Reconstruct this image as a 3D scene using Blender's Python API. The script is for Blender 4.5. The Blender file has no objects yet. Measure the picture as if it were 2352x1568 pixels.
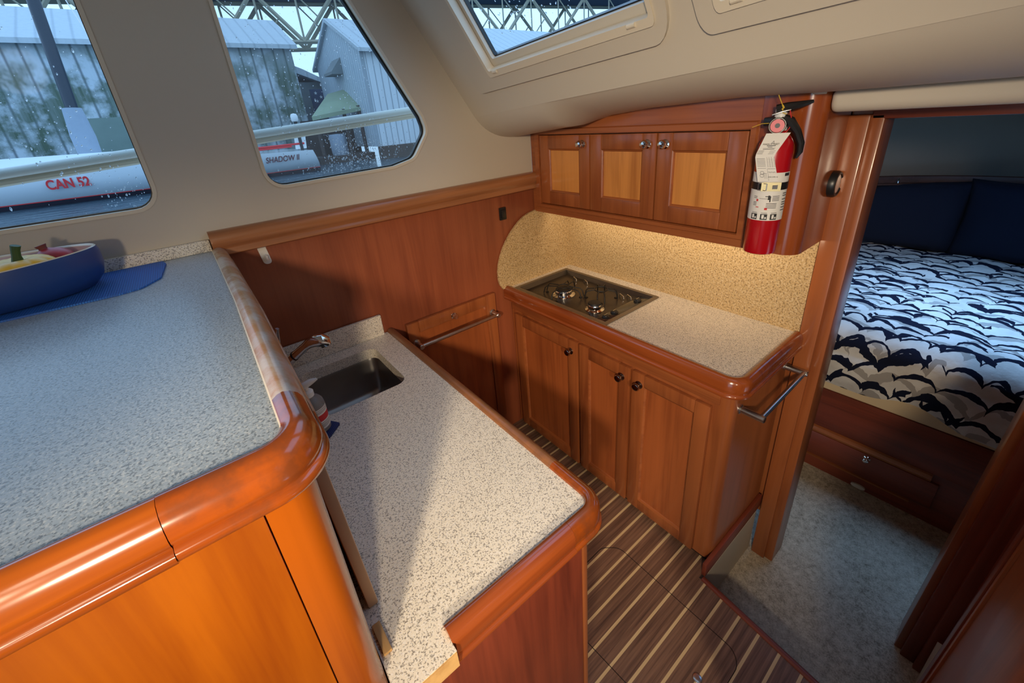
import bpy, bmesh, math, random
from mathutils import Vector, Matrix
from mathutils.geometry import tessellate_polygon
random.seed(7)
S = bpy.context.scene
COL = S.collection
PI = math.pi

# ------------------------------------------------------------------ camera (calibrated, 2352x1568)
CAM = Vector((0, 0, 1.65))
RR = [[0.78048609, -0.62051734, -0.0761557], [-0.29940738, -0.26406929, -0.91685475], [0.54881389, 0.73839396, -0.39188988]]
FPX, CX, CY = 950.24, 1176.0, 669.97
cd = bpy.data.cameras.new('camera'); cam = bpy.data.objects.new('camera', cd); COL.objects.link(cam)
cd.sensor_width = 36; cd.sensor_fit = 'HORIZONTAL'; cd.lens = FPX / 2352 * 36; cd.clip_start = 0.02; cd.clip_end = 500
cd.shift_y = -(784 - CY) / 2352
m = Matrix(((RR[0][0], -RR[1][0], -RR[2][0]), (RR[0][1], -RR[1][1], -RR[2][1]), (RR[0][2], -RR[1][2], -RR[2][2]))).to_4x4()
m.translation = CAM; cam.matrix_world = m
S.camera = cam

def ray(x, y):
    a, b = (x - CX) / FPX, (y - CY) / FPX
    return Vector([RR[0][i] * a + RR[1][i] * b + RR[2][i] for i in range(3)])
def at(ax, v, x, y):
    """point of the sight line of photo pixel (x,y) on the plane axis=v"""
    d = ray(x, y); return CAM + d * ((v - CAM[ax]) / d[ax])
def atx(X, x, y): return at(0, X, x, y)
def aty(Y, x, y): return at(1, Y, x, y)
def atz(Z, x, y): return at(2, Z, x, y)

# ------------------------------------------------------------------ materials
def srgb(r, g, b):
    f = lambda c: (c / 255) / 12.92 if c / 255 <= 0.04045 else ((c / 255 + 0.055) / 1.055) ** 2.4
    return (f(r), f(g), f(b), 1)
class NT:
    def __init__(s, name):
        s.m = bpy.data.materials.new(name); s.m.use_nodes = True; s.t = s.m.node_tree; s.n = s.t.nodes
        s.b = s.n['Principled BSDF']
    def new(s, typ, **kw):
        n = s.n.new(typ)
        for k, v in kw.items():
            if k in n.inputs: n.inputs[k].default_value = v
            else: setattr(n, k, v)
        return n
    def link(s, a, b): s.t.links.new(a, b)
    def val(s, a, sock):
        if hasattr(a, 'is_linked') or isinstance(a, bpy.types.NodeSocket): s.link(a, sock)
        else: sock.default_value = a
    def math(s, op, a, b=0.0, c=0.0):
        n = s.n.new('ShaderNodeMath'); n.operation = op
        for i, v in enumerate((a, b, c)): s.val(v, n.inputs[i])
        return n.outputs[0]
    def mix(s, f, a, b):
        n = s.n.new('ShaderNodeMix'); n.data_type = 'RGBA'
        s.val(f, n.inputs[0]); s.val(a, n.inputs[6]); s.val(b, n.inputs[7]); return n.outputs[2]
    def ramp(s, f, stops):
        n = s.n.new('ShaderNodeValToRGB'); s.link(f, n.inputs[0]); e = n.color_ramp.elements
        while len(e) < len(stops): e.new(0.5)
        for i, (p, c) in enumerate(stops): e[i].position = p; e[i].color = c
        return n.outputs[0]
    def coord(s, rnd=True):
        tc = s.n.new('ShaderNodeTexCoord'); oi = s.n.new('ShaderNodeObjectInfo')
        if not rnd: return tc.outputs['Object']
        a = s.n.new('ShaderNodeVectorMath'); a.operation = 'MULTIPLY_ADD'
        s.link(oi.outputs['Random'], a.inputs[0]); a.inputs[1].default_value = (7.1, 13.3, 9.7); s.link(tc.outputs['Object'], a.inputs[2])
        return a.outputs[0]
    def scale(s, v, sc):
        n = s.n.new('ShaderNodeVectorMath'); n.operation = 'MULTIPLY'; s.link(v, n.inputs[0]); n.inputs[1].default_value = sc; return n.outputs[0]
    def noise(s, v, scale=5, detail=4, rough=0.5, dist=0.0):
        n = s.n.new('ShaderNodeTexNoise'); s.link(v, n.inputs['Vector'])
        n.inputs['Scale'].default_value = scale; n.inputs['Detail'].default_value = detail
        n.inputs['Roughness'].default_value = rough; n.inputs['Distortion'].default_value = dist
        return n.outputs['Fac']
    def bump(s, h, strength=0.1, dist=0.01):
        n = s.n.new('ShaderNodeBump'); s.link(h, n.inputs['Height']); n.inputs['Strength'].default_value = strength
        n.inputs['Distance'].default_value = dist; s.link(n.outputs[0], s.b.inputs['Normal'])
    def sep(s, v):
        n = s.n.new('ShaderNodeSeparateXYZ'); s.link(v, n.inputs[0]); return n.outputs

def plain(name, c, rough=0.5, metal=0.0, coat=0.0, var=0.0, vscale=20, bump=0.0, bscale=200, spec=0.5):
    t = NT(name); b = t.b
    b.inputs['Base Color'].default_value = c; b.inputs['Roughness'].default_value = rough; b.inputs['Metallic'].default_value = metal
    b.inputs['Coat Weight'].default_value = coat; b.inputs['Coat Roughness'].default_value = 0.1; b.inputs['Specular IOR Level'].default_value = spec
    v = t.coord()
    if var: 
        f = t.noise(v, vscale, 5)
        t.link(t.mix(f, tuple(x * (1 - var) for x in c[:3]) + (1,), tuple(min(1, x * (1 + var)) for x in c[:3]) + (1,)), b.inputs['Base Color'])
    if bump: t.bump(t.noise(v, bscale, 3), bump, 0.002)
    return t.m
def wood(name, c1, c2, axis=2, rough=0.32, coat=0.25, wear=None, band=1.0):
    t = NT(name); v = t.coord()
    sc = [9.0, 9.0, 9.0]; sc[axis] = 0.55
    v2 = t.scale(v, sc)
    a = t.noise(v2, 1.6, 4, 0.55, 1.4)          # broad cathedral figure
    sc3 = [90.0, 90.0, 90.0]; sc3[axis] = 2.2
    g = t.noise(t.scale(v, sc3), 1.5, 3, 0.6)    # pores
    big = t.noise(v, 2.2, 2)
    f = t.math('ADD', t.math('MULTIPLY', a, 0.50 * band), t.math('ADD', t.math('MULTIPLY', g, 0.16), t.math('MULTIPLY', big, 0.34)))
    c = t.ramp(f, [(0.32, c2), (0.54, c1), (0.76, tuple(min(1, x * 1.18) for x in c1[:3]) + (1,))])
    if wear:
        wn = t.noise(v, 16, 5, 0.65)
        c = t.mix(t.ramp(wn, [(0.42, (0, 0, 0, 1)), (0.62, (1, 1, 1, 1))]), c, wear)
    t.link(c, t.b.inputs['Base Color'])
    t.b.inputs['Roughness'].default_value = rough; t.b.inputs['Coat Weight'].default_value = coat; t.b.inputs['Coat Roughness'].default_value = 0.12
    t.bump(g, 0.04, 0.001)
    return t.m
def speckle(name, base, dark, light, sc=260, rough=0.35):
    t = NT(name); v = t.coord(False)
    n1 = t.noise(v, sc, 2, 0.6); n2 = t.noise(t.scale(v, (1.3, 1.3, 1.3)), sc * 0.7, 2, 0.5); n3 = t.noise(v, 3, 2)
    f1 = t.ramp(n1, [(0.395, (1, 1, 1, 1)), (0.475, (0, 0, 0, 1))]); f2 = t.ramp(n2, [(0.53, (0, 0, 0, 1)), (0.64, (1, 1, 1, 1))])
    c = t.mix(t.math('MULTIPLY', f1, 0.9), base, dark); c = t.mix(t.math('MULTIPLY', f2, 0.75), c, light)
    t.link(c, t.b.inputs['Base Color']); t.b.inputs['Roughness'].default_value = rough
    t.bump(n1, 0.03, 0.001)
    return t.m

CH1, CH2 = srgb(162, 92, 50), srgb(120, 60, 32)
M = {}
for k, ax in (('x', 0), ('y', 1), ('z', 2)):
    M['cherry_' + k] = wood('cherry wood ' + k, CH1, CH2, ax)
    M['gloss_' + k] = wood('varnished cherry ' + k, srgb(154, 76, 34), srgb(114, 48, 22), ax, 0.2, 0.7)
    M['mahog_' + k] = wood('dark mahogany ' + k, srgb(130, 60, 40), srgb(88, 38, 28), ax, 0.4, 0.1)
M['bar_z'] = wood('golden varnished panel', srgb(170, 90, 12), srgb(136, 62, 8), 2, 0.25, 0.4)
M['bar_x'] = wood('golden varnished trim', srgb(170, 86, 20), srgb(124, 54, 12), 0, 0.16, 0.8)
M['bar_c'] = wood('orange varnished trim', srgb(160, 76, 20), srgb(110, 48, 14), 0, 0.16, 0.8, wear=srgb(122, 62, 30))
M['bar_post'] = wood('golden varnished post', srgb(164, 82, 14), srgb(126, 54, 9), 2, 0.25, 0.4)
M['worn'] = wood('worn trim with window sheen', srgb(190, 140, 92), srgb(140, 96, 60), 1, 0.35, 0.3, wear=srgb(196, 180, 166))  # some wear; the paleness is mostly window reflection put into the colour
M['panel_light'] = wood('honey panel', srgb(216, 144, 74), srgb(164, 96, 44), 2, 0.3, 0.3, band=1.1)
M['panel_mid'] = wood('cherry panel', srgb(172, 94, 50), srgb(124, 60, 32), 2, 0.3, 0.3, band=1.1)
M['hullwood'] = wood('plywood wall panel', srgb(152, 82, 52), srgb(122, 60, 38), 2, 0.42, 0.1, band=0.9)
M['rail_x'] = wood('rail', srgb(168, 110, 70), srgb(132, 80, 50), 0, 0.3, 0.3)
M['counter'] = speckle('speckled laminate', srgb(238, 230, 214), srgb(136, 128, 118), srgb(246, 242, 236), 320)
M['splash'] = speckle('speckled splash', srgb(206, 176, 128), srgb(138, 110, 72), srgb(226, 204, 164), 170)
M['counter_high'] = speckle('speckled bar laminate', srgb(168, 182, 194), srgb(112, 122, 130), srgb(206, 212, 214), 310, 0.3)
M['vinyl'] = plain('cream vinyl liner', srgb(206, 197, 181), 0.55, var=0.03, vscale=3, bump=0.05, bscale=400)
M['bead'] = plain('ivory plastic', srgb(222, 212, 192), 0.3)
M['steel'] = plain('brushed steel', (0.62, 0.6, 0.57, 1), 0.28, 1, var=0.1, vscale=60)
M['sink'] = plain('worn sink steel', (0.36, 0.35, 0.34, 1), 0.32, 1, var=0.2, vscale=12)
M['chrome'] = plain('chrome', (0.8, 0.8, 0.8, 1), 0.06, 1)
M['bronze'] = plain('dark nickel', (0.42, 0.36, 0.32, 1), 0.15, 1)
M['black'] = plain('black plastic', (0.012, 0.012, 0.013, 1), 0.35)
M['gap'] = plain('dark gap', (0.008, 0.005, 0.004, 1), 0.9)
M['glassblack'] = plain('black enamel', (0.03, 0.028, 0.025, 1), 0.12, 0, 0.6)
M['tray'] = plain('stainless hob tray', (0.085, 0.068, 0.054, 1), 0.28, 0.6, var=0.4, vscale=8)
M['rail_y'] = wood('worn counter edge', srgb(158, 104, 64), srgb(120, 74, 46), 1, 0.35, 0.2, wear=srgb(132, 88, 60))
M['rim'] = plain('hob rim steel', (0.30, 0.27, 0.24, 1), 0.42, 0.9)
M['iron'] = plain('cast iron', (0.015, 0.014, 0.014, 1), 0.5)
M['white'] = plain('white plastic', (0.78, 0.8, 0.8, 1), 0.35)
M['paper'] = plain('white paper', (0.8, 0.78, 0.74, 1), 0.7)
M['ink'] = plain('black ink', (0.02, 0.02, 0.022, 1), 0.6)
M['inkgrey'] = plain('grey print', (0.16, 0.16, 0.17, 1), 0.7)
M['red'] = plain('red enamel', srgb(176, 14, 26), 0.22, 0, 0.5)
M['redink'] = plain('red print', srgb(206, 40, 44), 0.6)
M['redink2'] = plain('dark maroon lettering', srgb(96, 30, 40), 0.6)
M['gold'] = plain('brass buckle', (0.72, 0.58, 0.3, 1), 0.3, 0.7)
M['gauge'] = plain('pink gauge dial', srgb(206, 60, 84), 0.4)
M['twine'] = plain('yellow twine', srgb(216, 180, 60), 0.8)
M['tan'] = plain('tan board', srgb(216, 178, 140), 0.6, var=0.06, vscale=8)
M['shim'] = wood('pale pine', srgb(214, 172, 112), srgb(176, 130, 76), 1, 0.6, 0)
M['navy'] = plain('navy ceramic', srgb(34, 66, 128), 0.4, var=0.05, vscale=4)
M['bowlin'] = plain('pale glaze', srgb(206, 184, 190), 0.35)
M['yellow'] = plain('yellow gourd', srgb(232, 182, 48), 0.4, var=0.15, vscale=18)
M['green'] = plain('green stem', srgb(58, 84, 40), 0.6, var=0.25, vscale=40)
M['pom'] = plain('pomegranate skin', srgb(176, 56, 66), 0.4, var=0.25, vscale=14)
M['pomcrown'] = plain('pomegranate crown', srgb(120, 60, 60), 0.6)
M['riser'] = plain('cream riser carpet', srgb(196, 184, 164), 0.9, bump=0.2, bscale=300)
M['linen'] = plain('cream sheet', srgb(224, 200, 160), 0.9)
M['pillow'] = plain('navy pillow fabric', srgb(14, 26, 48), 0.9, var=0.1, vscale=5, bump=0.15, bscale=500)
M['greyliner'] = plain('grey cabin liner', srgb(150, 142, 130), 0.8, var=0.04, vscale=6, bump=0.1, bscale=300)
M['shelfwood'] = wood('dark shelf', srgb(86, 52, 40), srgb(56, 34, 28), 1, 0.5, 0.05)

def mat_carpet():
    t = NT('cut pile carpet'); v = t.coord(False)
    n = t.noise(v, 190, 4, 0.7); n2 = t.noise(v, 40, 3); n3 = t.noise(v, 5, 3)
    f = t.math('ADD', t.math('MULTIPLY', n, 0.5), t.math('ADD', t.math('MULTIPLY', n2, 0.3), t.math('MULTIPLY', n3, 0.2)))
    t.link(t.ramp(f, [(0.36, srgb(136, 124, 106)), (0.50, srgb(200, 188, 166)), (0.62, srgb(226, 216, 196))]), t.b.inputs['Base Color'])
    t.b.inputs['Roughness'].default_value = 1; t.b.inputs['Specular IOR Level'].default_value = 0.1
    t.bump(f, 0.7, 0.006); return t.m
M['carpet'] = mat_carpet()
def mat_sole():
    t = NT('teak and holly sole'); v = t.coord(False); x, y, z = t.sep(v)[:3]
    P, off = 0.0655, 0.403
    d = t.math('ABSOLUTE', t.math('SUBTRACT', t.math('FRACT', t.math('DIVIDE', t.math('SUBTRACT', y, off - P / 2), P)), 0.5))
    st = t.math('LESS_THAN', d, 0.068)
    row = t.math('FLOOR', t.math('DIVIDE', t.math('SUBTRACT', y, off), P))
    cmb = t.new('ShaderNodeCombineXYZ'); t.link(t.math('MULTIPLY', x, 1.6), cmb.inputs[0]); t.link(t.math('MULTIPLY', y, 60), cmb.inputs[1]); t.link(t.math('MULTIPLY', row, 3.7), cmb.inputs[2])
    g = t.noise(cmb.outputs[0], 2.0, 5, 0.6, 0.6)
    c = t.ramp(g, [(0.3, srgb(78, 56, 46)), (0.5, srgb(116, 86, 70)), (0.7, srgb(142, 108, 88))])
    h = t.noise(cmb.outputs[0], 4, 3)
    t.link(t.mix(st, c, t.mix(h, srgb(200, 170, 124), srgb(222, 196, 152))), t.b.inputs['Base Color'])
    t.b.inputs['Roughness'].default_value = 0.42; t.b.inputs['Coat Weight'].default_value = 0.05
    return t.m
M['sole'] = mat_sole()
def mat_quilt():
    t = NT('navy cloud quilt'); v0 = t.n.new('ShaderNodeUVMap').outputs[0]
    dn = t.n.new('ShaderNodeTexNoise'); t.link(v0, dn.inputs['Vector']); dn.inputs['Scale'].default_value = 7; dn.inputs['Detail'].default_value = 3
    dv = t.n.new('ShaderNodeVectorMath'); dv.operation = 'MULTIPLY_ADD'; t.link(dn.outputs['Color'], dv.inputs[0]); dv.inputs[1].default_value = (0.10, 0.10, 0); t.link(v0, dv.inputs[2])
    def layer(P, L, w, br, seed):
        """rows of scalloped brush strokes, thick and thin, broken along the row"""
        x, y = t.sep(dv.outputs[0])[:2]
        q = t.math('ADD', t.math('DIVIDE', y, P), seed); row = t.math('FLOOR', q); fr = t.math('FRACT', q)
        hs = t.math('FRACT', t.math('MULTIPLY', t.math('SINE', t.math('MULTIPLY', row, 12.9898 + seed)), 43758.5))
        ll = t.math('ADD', L * .8, t.math('MULTIPLY', hs, L * .5))
        s1 = t.math('ABSOLUTE', t.math('SINE', t.math('MULTIPLY', t.math('ADD', t.math('DIVIDE', x, ll), t.math('MULTIPLY', hs, 7.0)), PI)))
        s1 = t.math('POWER', s1, 0.65)
        d = t.math('MULTIPLY', t.math('SUBTRACT', fr, t.math('ADD', 0.22, t.math('MULTIPLY', s1, 0.52))), P)
        cm = t.new('ShaderNodeCombineXYZ'); t.link(x, cm.inputs[0]); t.link(t.math('MULTIPLY', row, .37), cm.inputs[1])
        nz = t.noise(cm.outputs[0], 9, 2); nb = t.noise(cm.outputs[0], 5.5, 1); fine = t.noise(v0, 60, 2)
        wn = t.math('MULTIPLY', t.math('ADD', t.math('SUBTRACT', t.math('MULTIPLY', nz, 2.6), 0.55), t.math('MULTIPLY', t.math('SUBTRACT', fine, .5), .5)), w)
        ln = t.math('LESS_THAN', t.math('ABSOLUTE', d), wn)
        return t.math('MULTIPLY', ln, t.math('GREATER_THAN', nb, br))
    navy = t.math('MAXIMUM', layer(.098, .12, .0170, .36, 0.3), layer(.150, .19, .0220, .45, 3.7))
    grey = layer(.125, .15, .022, .46, 6.1)
    wsh = t.noise(v0, 9, 3)
    base = t.mix(t.ramp(wsh, [(0.4, (0, 0, 0, 1)), (0.65, (1, 1, 1, 1))]), srgb(232, 228, 222), srgb(212, 206, 198))
    c = t.mix(grey, base, srgb(176, 170, 164)); c = t.mix(navy, c, srgb(28, 32, 50))
    t.link(c, t.b.inputs['Base Color']); t.b.inputs['Roughness'].default_value = 0.95; t.b.inputs['Specular IOR Level'].default_value = 0.1
    t.bump(t.noise(v0, 14, 4), 0.35, 0.02)
    return t.m
M['quilt'] = mat_quilt()
def mat_mat(name, c1, c2, sc):
    t = NT(name); v = t.coord(False); x, y, z = t.sep(v)[:3]
    w = t.math('MULTIPLY', t.math('ADD', t.math('SINE', t.math('MULTIPLY', x, sc)), 1), 0.5)
    w2 = t.math('MULTIPLY', t.math('ADD', t.math('SINE', t.math('MULTIPLY', y, sc)), 1), 0.5)
    f = t.math('MULTIPLY', w, w2)
    t.link(t.mix(f, c1, c2), t.b.inputs['Base Color']); t.b.inputs['Roughness'].default_value = 0.6; t.bump(f, 0.5, 0.003); return t.m
M['placemat'] = mat_mat('woven blue vinyl', srgb(26, 84, 168), srgb(58, 132, 220), 1300)
M['clothblue'] = mat_mat('blue ribbed cloth', srgb(20, 40, 96), srgb(40, 70, 140), 1500)
def mat_glass(name, tint, haze=0.0, hz=(0.5, 0.6, 0.7, 1)):
    t = NT(name); n = t.n
    tr = n.new('ShaderNodeBsdfTransparent'); tr.inputs[0].default_value = tint
    gl = n.new('ShaderNodeBsdfGlossy'); gl.inputs['Roughness'].default_value = 0.02
    fr = n.new('ShaderNodeFresnel'); fr.inputs[0].default_value = 1.3; ge = n.new('ShaderNodeNewGeometry')
    fac = t.math('MULTIPLY', t.math('MULTIPLY', fr.outputs[0], t.math('SUBTRACT', 1.0, ge.outputs['Backfacing'])), 0.3)
    mx = n.new('ShaderNodeMixShader'); t.link(fac, mx.inputs[0]); t.link(tr.outputs[0], mx.inputs[1]); t.link(gl.outputs[0], mx.inputs[2])
    out = n['Material Output']; last = mx
    if haze:
        df = n.new('ShaderNodeBsdfDiffuse'); df.inputs[0].default_value = hz
        m2 = n.new('ShaderNodeMixShader'); m2.inputs[0].default_value = haze; t.link(mx.outputs[0], m2.inputs[1]); t.link(df.outputs[0], m2.inputs[2]); last = m2
    t.link(last.outputs[0], out.inputs[0]); return t.m
M['pane'] = mat_glass('window glass', (0.86, 0.93, 1.0, 1))
M['pane_mesh'] = mat_glass('glass behind insect mesh', (0.86, 0.92, 0.97, 1), 0.10)
def mat_drop():
    t = NT('rain drop'); n = t.n; g = n.new('ShaderNodeBsdfGlass'); g.inputs['IOR'].default_value = 1.33; g.inputs['Roughness'].default_value = 0.0
    tr = n.new('ShaderNodeBsdfTransparent'); mx = n.new('ShaderNodeMixShader'); mx.inputs[0].default_value = 0.25
    t.link(g.outputs[0], mx.inputs[1]); t.link(tr.outputs[0], mx.inputs[2]); t.link(mx.outputs[0], n['Material Output'].inputs[0]); return t.m
M['drop'] = mat_drop()
def mat_bottle():
    t = NT('clear bottle plastic'); b = t.b
    b.inputs['Base Color'].default_value = (0.9, 0.88, 0.86, 1); b.inputs['Roughness'].default_value = 0.12; b.inputs['Transmission Weight'].default_value = 0.75; b.inputs['IOR'].default_value = 1.25; return t.m
M['bottle'] = mat_bottle()
def mat_corr(name, base, seam, moss, P=0.42, ax=0, mosslo=1.0, mosshi=3.0, amt=1.0, ln=.75):
    t = NT(name); tc = t.n.new('ShaderNodeTexCoord'); v = tc.outputs['Object']; s = t.sep(v); x = s[ax]; z = s[2]
    d = t.math('ABSOLUTE', t.math('SUBTRACT', t.math('FRACT', t.math('DIVIDE', x, P)), 0.5))
    n = t.noise(v, 0.9, 6, 0.65); n2 = t.noise(t.scale(v, (6, 6, 0.4)), 1.0, 5, 0.7)
    line = t.ramp(d, [(0.03, (1, 1, 1, 1)), (0.13, (0, 0, 0, 1))])
    c = t.mix(t.math('MULTIPLY', n2, 0.55), base, tuple(q * 0.6 for q in base[:3]) + (1,))
    c = t.mix(t.math('MULTIPLY', line, ln), c, seam)
    if moss:
        zz = t.new('ShaderNodeMapRange'); t.link(z, zz.inputs[0]); zz.inputs[1].default_value = mosslo; zz.inputs[2].default_value = mosshi; zz.inputs[3].default_value = 1; zz.inputs[4].default_value = 0
        f = t.math('MULTIPLY', t.math('MULTIPLY', t.ramp(n, [(0.40, (0, 0, 0, 1)), (0.56, (1, 1, 1, 1))]), zz.outputs[0]), t.math('ADD', n2, 0.4))
        c = t.mix(t.math('MULTIPLY', f, amt), c, moss)
    t.link(c, t.b.inputs['Base Color']); t.b.inputs['Roughness'].default_value = 0.6
    t.bump(d, 0.4, 0.05); return t.m
def mat_water():
    t = NT('harbour water'); v = t.coord(False)
    n = t.noise(t.scale(v, (0.5, 2.2, 1)), 2.0, 5, 0.6, 0.8)
    t.b.inputs['Base Color'].default_value = srgb(60, 84, 96); t.b.inputs['Roughness'].default_value = 0.06; t.b.inputs['Specular IOR Level'].default_value = 0.8
    t.bump(n, 0.5, 0.12); return t.m
M['water'] = mat_water()
M['corrA'] = mat_corr('weathered corrugated wall', srgb(196, 208, 216), srgb(70, 84, 92), srgb(74, 92, 74), 0.42, 0, 1.2, 3.0)
M['corrRoof'] = mat_corr('weathered metal roof', srgb(188, 198, 204), srgb(104, 116, 122), srgb(110, 128, 108), 0.45, 0, 8, 2, 0.8, .3)
M['corrB'] = mat_corr('pale corrugated wall', srgb(214, 222, 228), srgb(120, 132, 140), None, 0.25, 0)
M['corrBy'] = mat_corr('grey corrugated gable', srgb(190, 202, 210), srgb(124, 136, 144), None, 0.22, 1)
M['moss'] = plain('mossy roof', srgb(140, 154, 128), 0.9, var=0.3, vscale=1.5)
M['shedgrey'] = plain('grey shed board', srgb(120, 128, 130), 0.9, var=0.15, vscale=2)
M['darkwood'] = plain('dark dock timber', srgb(70, 62, 58), 0.9, var=0.4, vscale=2)
M['concrete'] = plain('concrete block', srgb(120, 136, 128), 0.9, var=0.15, vscale=3)
M['bridge'] = plain('bridge steel', srgb(164, 160, 142), 0.8, var=0.1, vscale=1)
M['bridgedeck'] = plain('bridge deck', srgb(78, 92, 112), 0.9)
M['gelcoat'] = plain('white gelcoat', srgb(222, 228, 232), 0.15, 0, 0.5)
M['antifoul'] = plain('dark bottom paint', srgb(48, 44, 56), 0.5)
M['mastblack'] = plain('carbon mast', srgb(48, 56, 68), 0.35)
M['sailcover'] = plain('grey sail cover', srgb(150, 162, 176), 0.8, var=0.1, vscale=6)
M['railpaint'] = plain('white rail', srgb(214, 218, 208), 0.3)
M['railwood'] = plain('beige rail underside', srgb(206, 196, 170), 0.5)
M['flagblue'] = plain('flag blue', srgb(60, 72, 100), 0.9)
M['hatchlens'] = mat_glass('deck hatch lens', (0.75, 0.85, 1.0, 1))

# ------------------------------------------------------------------ mesh helpers
WL = {}
def wloc(o): return WL.get(o.name, Vector((0, 0, 0))) if o else Vector((0, 0, 0))
def props(o, label=None, cat=None, group=None, kind=None):
    if label: o['label'] = label
    if cat: o['category'] = cat
    if group: o['group'] = group
    if kind: o['kind'] = kind
    return o
def thing(name, loc, label, cat, group=None):
    o = bpy.data.objects.new(name, None); COL.objects.link(o); o.location = loc; o.empty_display_size = 0.05
    WL[o.name] = Vector(loc); return props(o, label, cat, group)
def emit(name, bm, mat, parent=None, smooth=35, origin=None, mats=None):
    """bm is in world coordinates"""
    bmesh.ops.recalc_face_normals(bm, faces=bm.faces)
    if origin is None:
        if parent is None and len(bm.verts):
            xs = [v.co for v in bm.verts]
            origin = Vector(((min(c.x for c in xs) + max(c.x for c in xs)) / 2, (min(c.y for c in xs) + max(c.y for c in xs)) / 2, min(c.z for c in xs)))
        elif len(bm.verts):
            xs = [v.co for v in bm.verts]; origin = Vector([(min(c[i] for c in xs) + max(c[i] for c in xs)) / 2 for i in range(3)])
        else: origin = Vector((0, 0, 0))
    origin = Vector(origin)
    for v in bm.verts: v.co -= origin
    me = bpy.data.meshes.new(name); bm.to_mesh(me); bm.free()
    for mt in (mats or [mat]): me.materials.append(M[mt] if isinstance(mt, str) else mt)
    if smooth:
        me.shade_smooth(); me.set_sharp_from_angle(angle=math.radians(smooth))
    o = bpy.data.objects.new(name, me); COL.objects.link(o); WL[o.name] = origin
    if parent:
        o.parent = parent; o.location = origin - wloc(parent)
    else: o.location = origin
    return o
def bm_box(bm, x0, x1, y0, y1, z0, z1, bev=0.0, seg=2):
    g = bmesh.ops.create_cube(bm, size=1)['verts']
    for v in g:
        v.co = Vector((x0 + (v.co.x + .5) * (x1 - x0), y0 + (v.co.y + .5) * (y1 - y0), z0 + (v.co.z + .5) * (z1 - z0)))
    if bev:
        ed = list({e for v in g for e in v.link_edges})
        bmesh.ops.bevel(bm, geom=ed, offset=bev, segments=seg, affect='EDGES', profile=0.5)
def box(name, x0, x1, y0, y1, z0, z1, mat, parent=None, bev=0.0, seg=2):
    bm = bmesh.new(); bm_box(bm, min(x0, x1), max(x0, x1), min(y0, y1), max(y0, y1), min(z0, z1), max(z0, z1), bev, seg); return emit(name, bm, mat, parent)
def bm_prism(bm, loops, f, h0, h1):
    """loops: outer + holes of 2D points; f(u,v,h)->Vector ; extruded between h0 and h1"""
    pts = [Vector((p[0], p[1], 0)) for lp in loops for p in lp]
    tris = tessellate_polygon([[Vector((p[0], p[1], 0)) for p in lp] for lp in loops])
    A = [bm.verts.new(f(p.x, p.y, h0)) for p in pts]; B = [bm.verts.new(f(p.x, p.y, h1)) for p in pts]
    for t in tris:
        bm.faces.new([A[i] for i in t]); bm.faces.new([B[i] for i in reversed(t)])
    k = 0
    for lp in loops:
        n = len(lp)
        for i in range(n):
            a, b = k + i, k + (i + 1) % n
            bm.faces.new((A[a], A[b], B[b], B[a]))
        k += n
FXY = lambda u, v, h: Vector((u, v, h))
FXZ = lambda u, v, h: Vector((u, h, v))
FYZ = lambda u, v, h: Vector((h, u, v))
def prism(name, loops, f, h0, h1, mat, parent=None, smooth=35):
    bm = bmesh.new(); bm_prism(bm, loops, f, h0, h1); return emit(name, bm, mat, parent, smooth)
def rpoly(pts, r, n=6):
    """polygon with rounded corners; r a number or one per corner"""
    out = []; N = len(pts)
    for i in range(N):
        p = Vector(pts[i]).to_2d(); a = Vector(pts[i - 1]).to_2d(); b = Vector(pts[(i + 1) % N]).to_2d()
        rr = r[i] if isinstance(r, (list, tuple)) else r
        if rr <= 0: out.append(tuple(p)); continue
        u = (a - p).normalized(); w = (b - p).normalized(); ang = u.angle(w); d = min(rr / math.tan(ang / 2), (a - p).length * .49, (b - p).length * .49)
        rr = d * math.tan(ang / 2); c = p + (u + w).normalized() * (rr / math.sin(ang / 2))
        s, e = p + u * d - c, p + w * d - c; a0 = math.atan2(s.y, s.x); a1 = math.atan2(e.y, e.x); da = (a1 - a0 + PI) % (2 * PI) - PI
        for k in range(n + 1): out.append((c.x + rr * math.cos(a0 + da * k / n), c.y + rr * math.sin(a0 + da * k / n)))
    return out
def rect(x0, x1, y0, y1): return [(x0, y0), (x1, y0), (x1, y1), (x0, y1)]
def bm_sweep(bm, path, prof, z, caps=True):
    """path: 2D points, prof: closed (d,z) outline, d measured to the right of travel"""
    n = len(path); rings = []
    for i in range(n):
        p = Vector(path[i]); t0 = (p - Vector(path[i - 1])).normalized() if i else None; t1 = (Vector(path[i + 1]) - p).normalized() if i < n - 1 else None
        if t0 is None: t0 = t1
        if t1 is None: t1 = t0
        n0 = Vector((t0.y, -t0.x)); n1 = Vector((t1.y, -t1.x)); nn = (n0 + n1).normalized(); k = 1 / max(0.3, nn.dot(n0))
        rings.append([bm.verts.new((p.x + nn.x * d * k, p.y + nn.y * d * k, z + h)) for d, h in prof])
    for i in range(n - 1):
        for j in range(len(prof)):
            q = (j + 1) % len(prof); bm.faces.new((rings[i][j], rings[i][q], rings[i + 1][q], rings[i + 1][j]))
    if caps: bm.faces.new(rings[0]); bm.faces.new(list(reversed(rings[-1])))
def sweep(name, path, prof, z, mat, parent=None, smooth=50):
    bm = bmesh.new(); bm_sweep(bm, path, prof, z); return emit(name, bm, mat, parent, smooth)
def frame_of(d):
    d = d.normalized(); a = Vector((0, 0, 1)) if abs(d.z) < 0.9 else Vector((1, 0, 0)); u = d.cross(a).normalized(); return u, d.cross(u).normalized()
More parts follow.
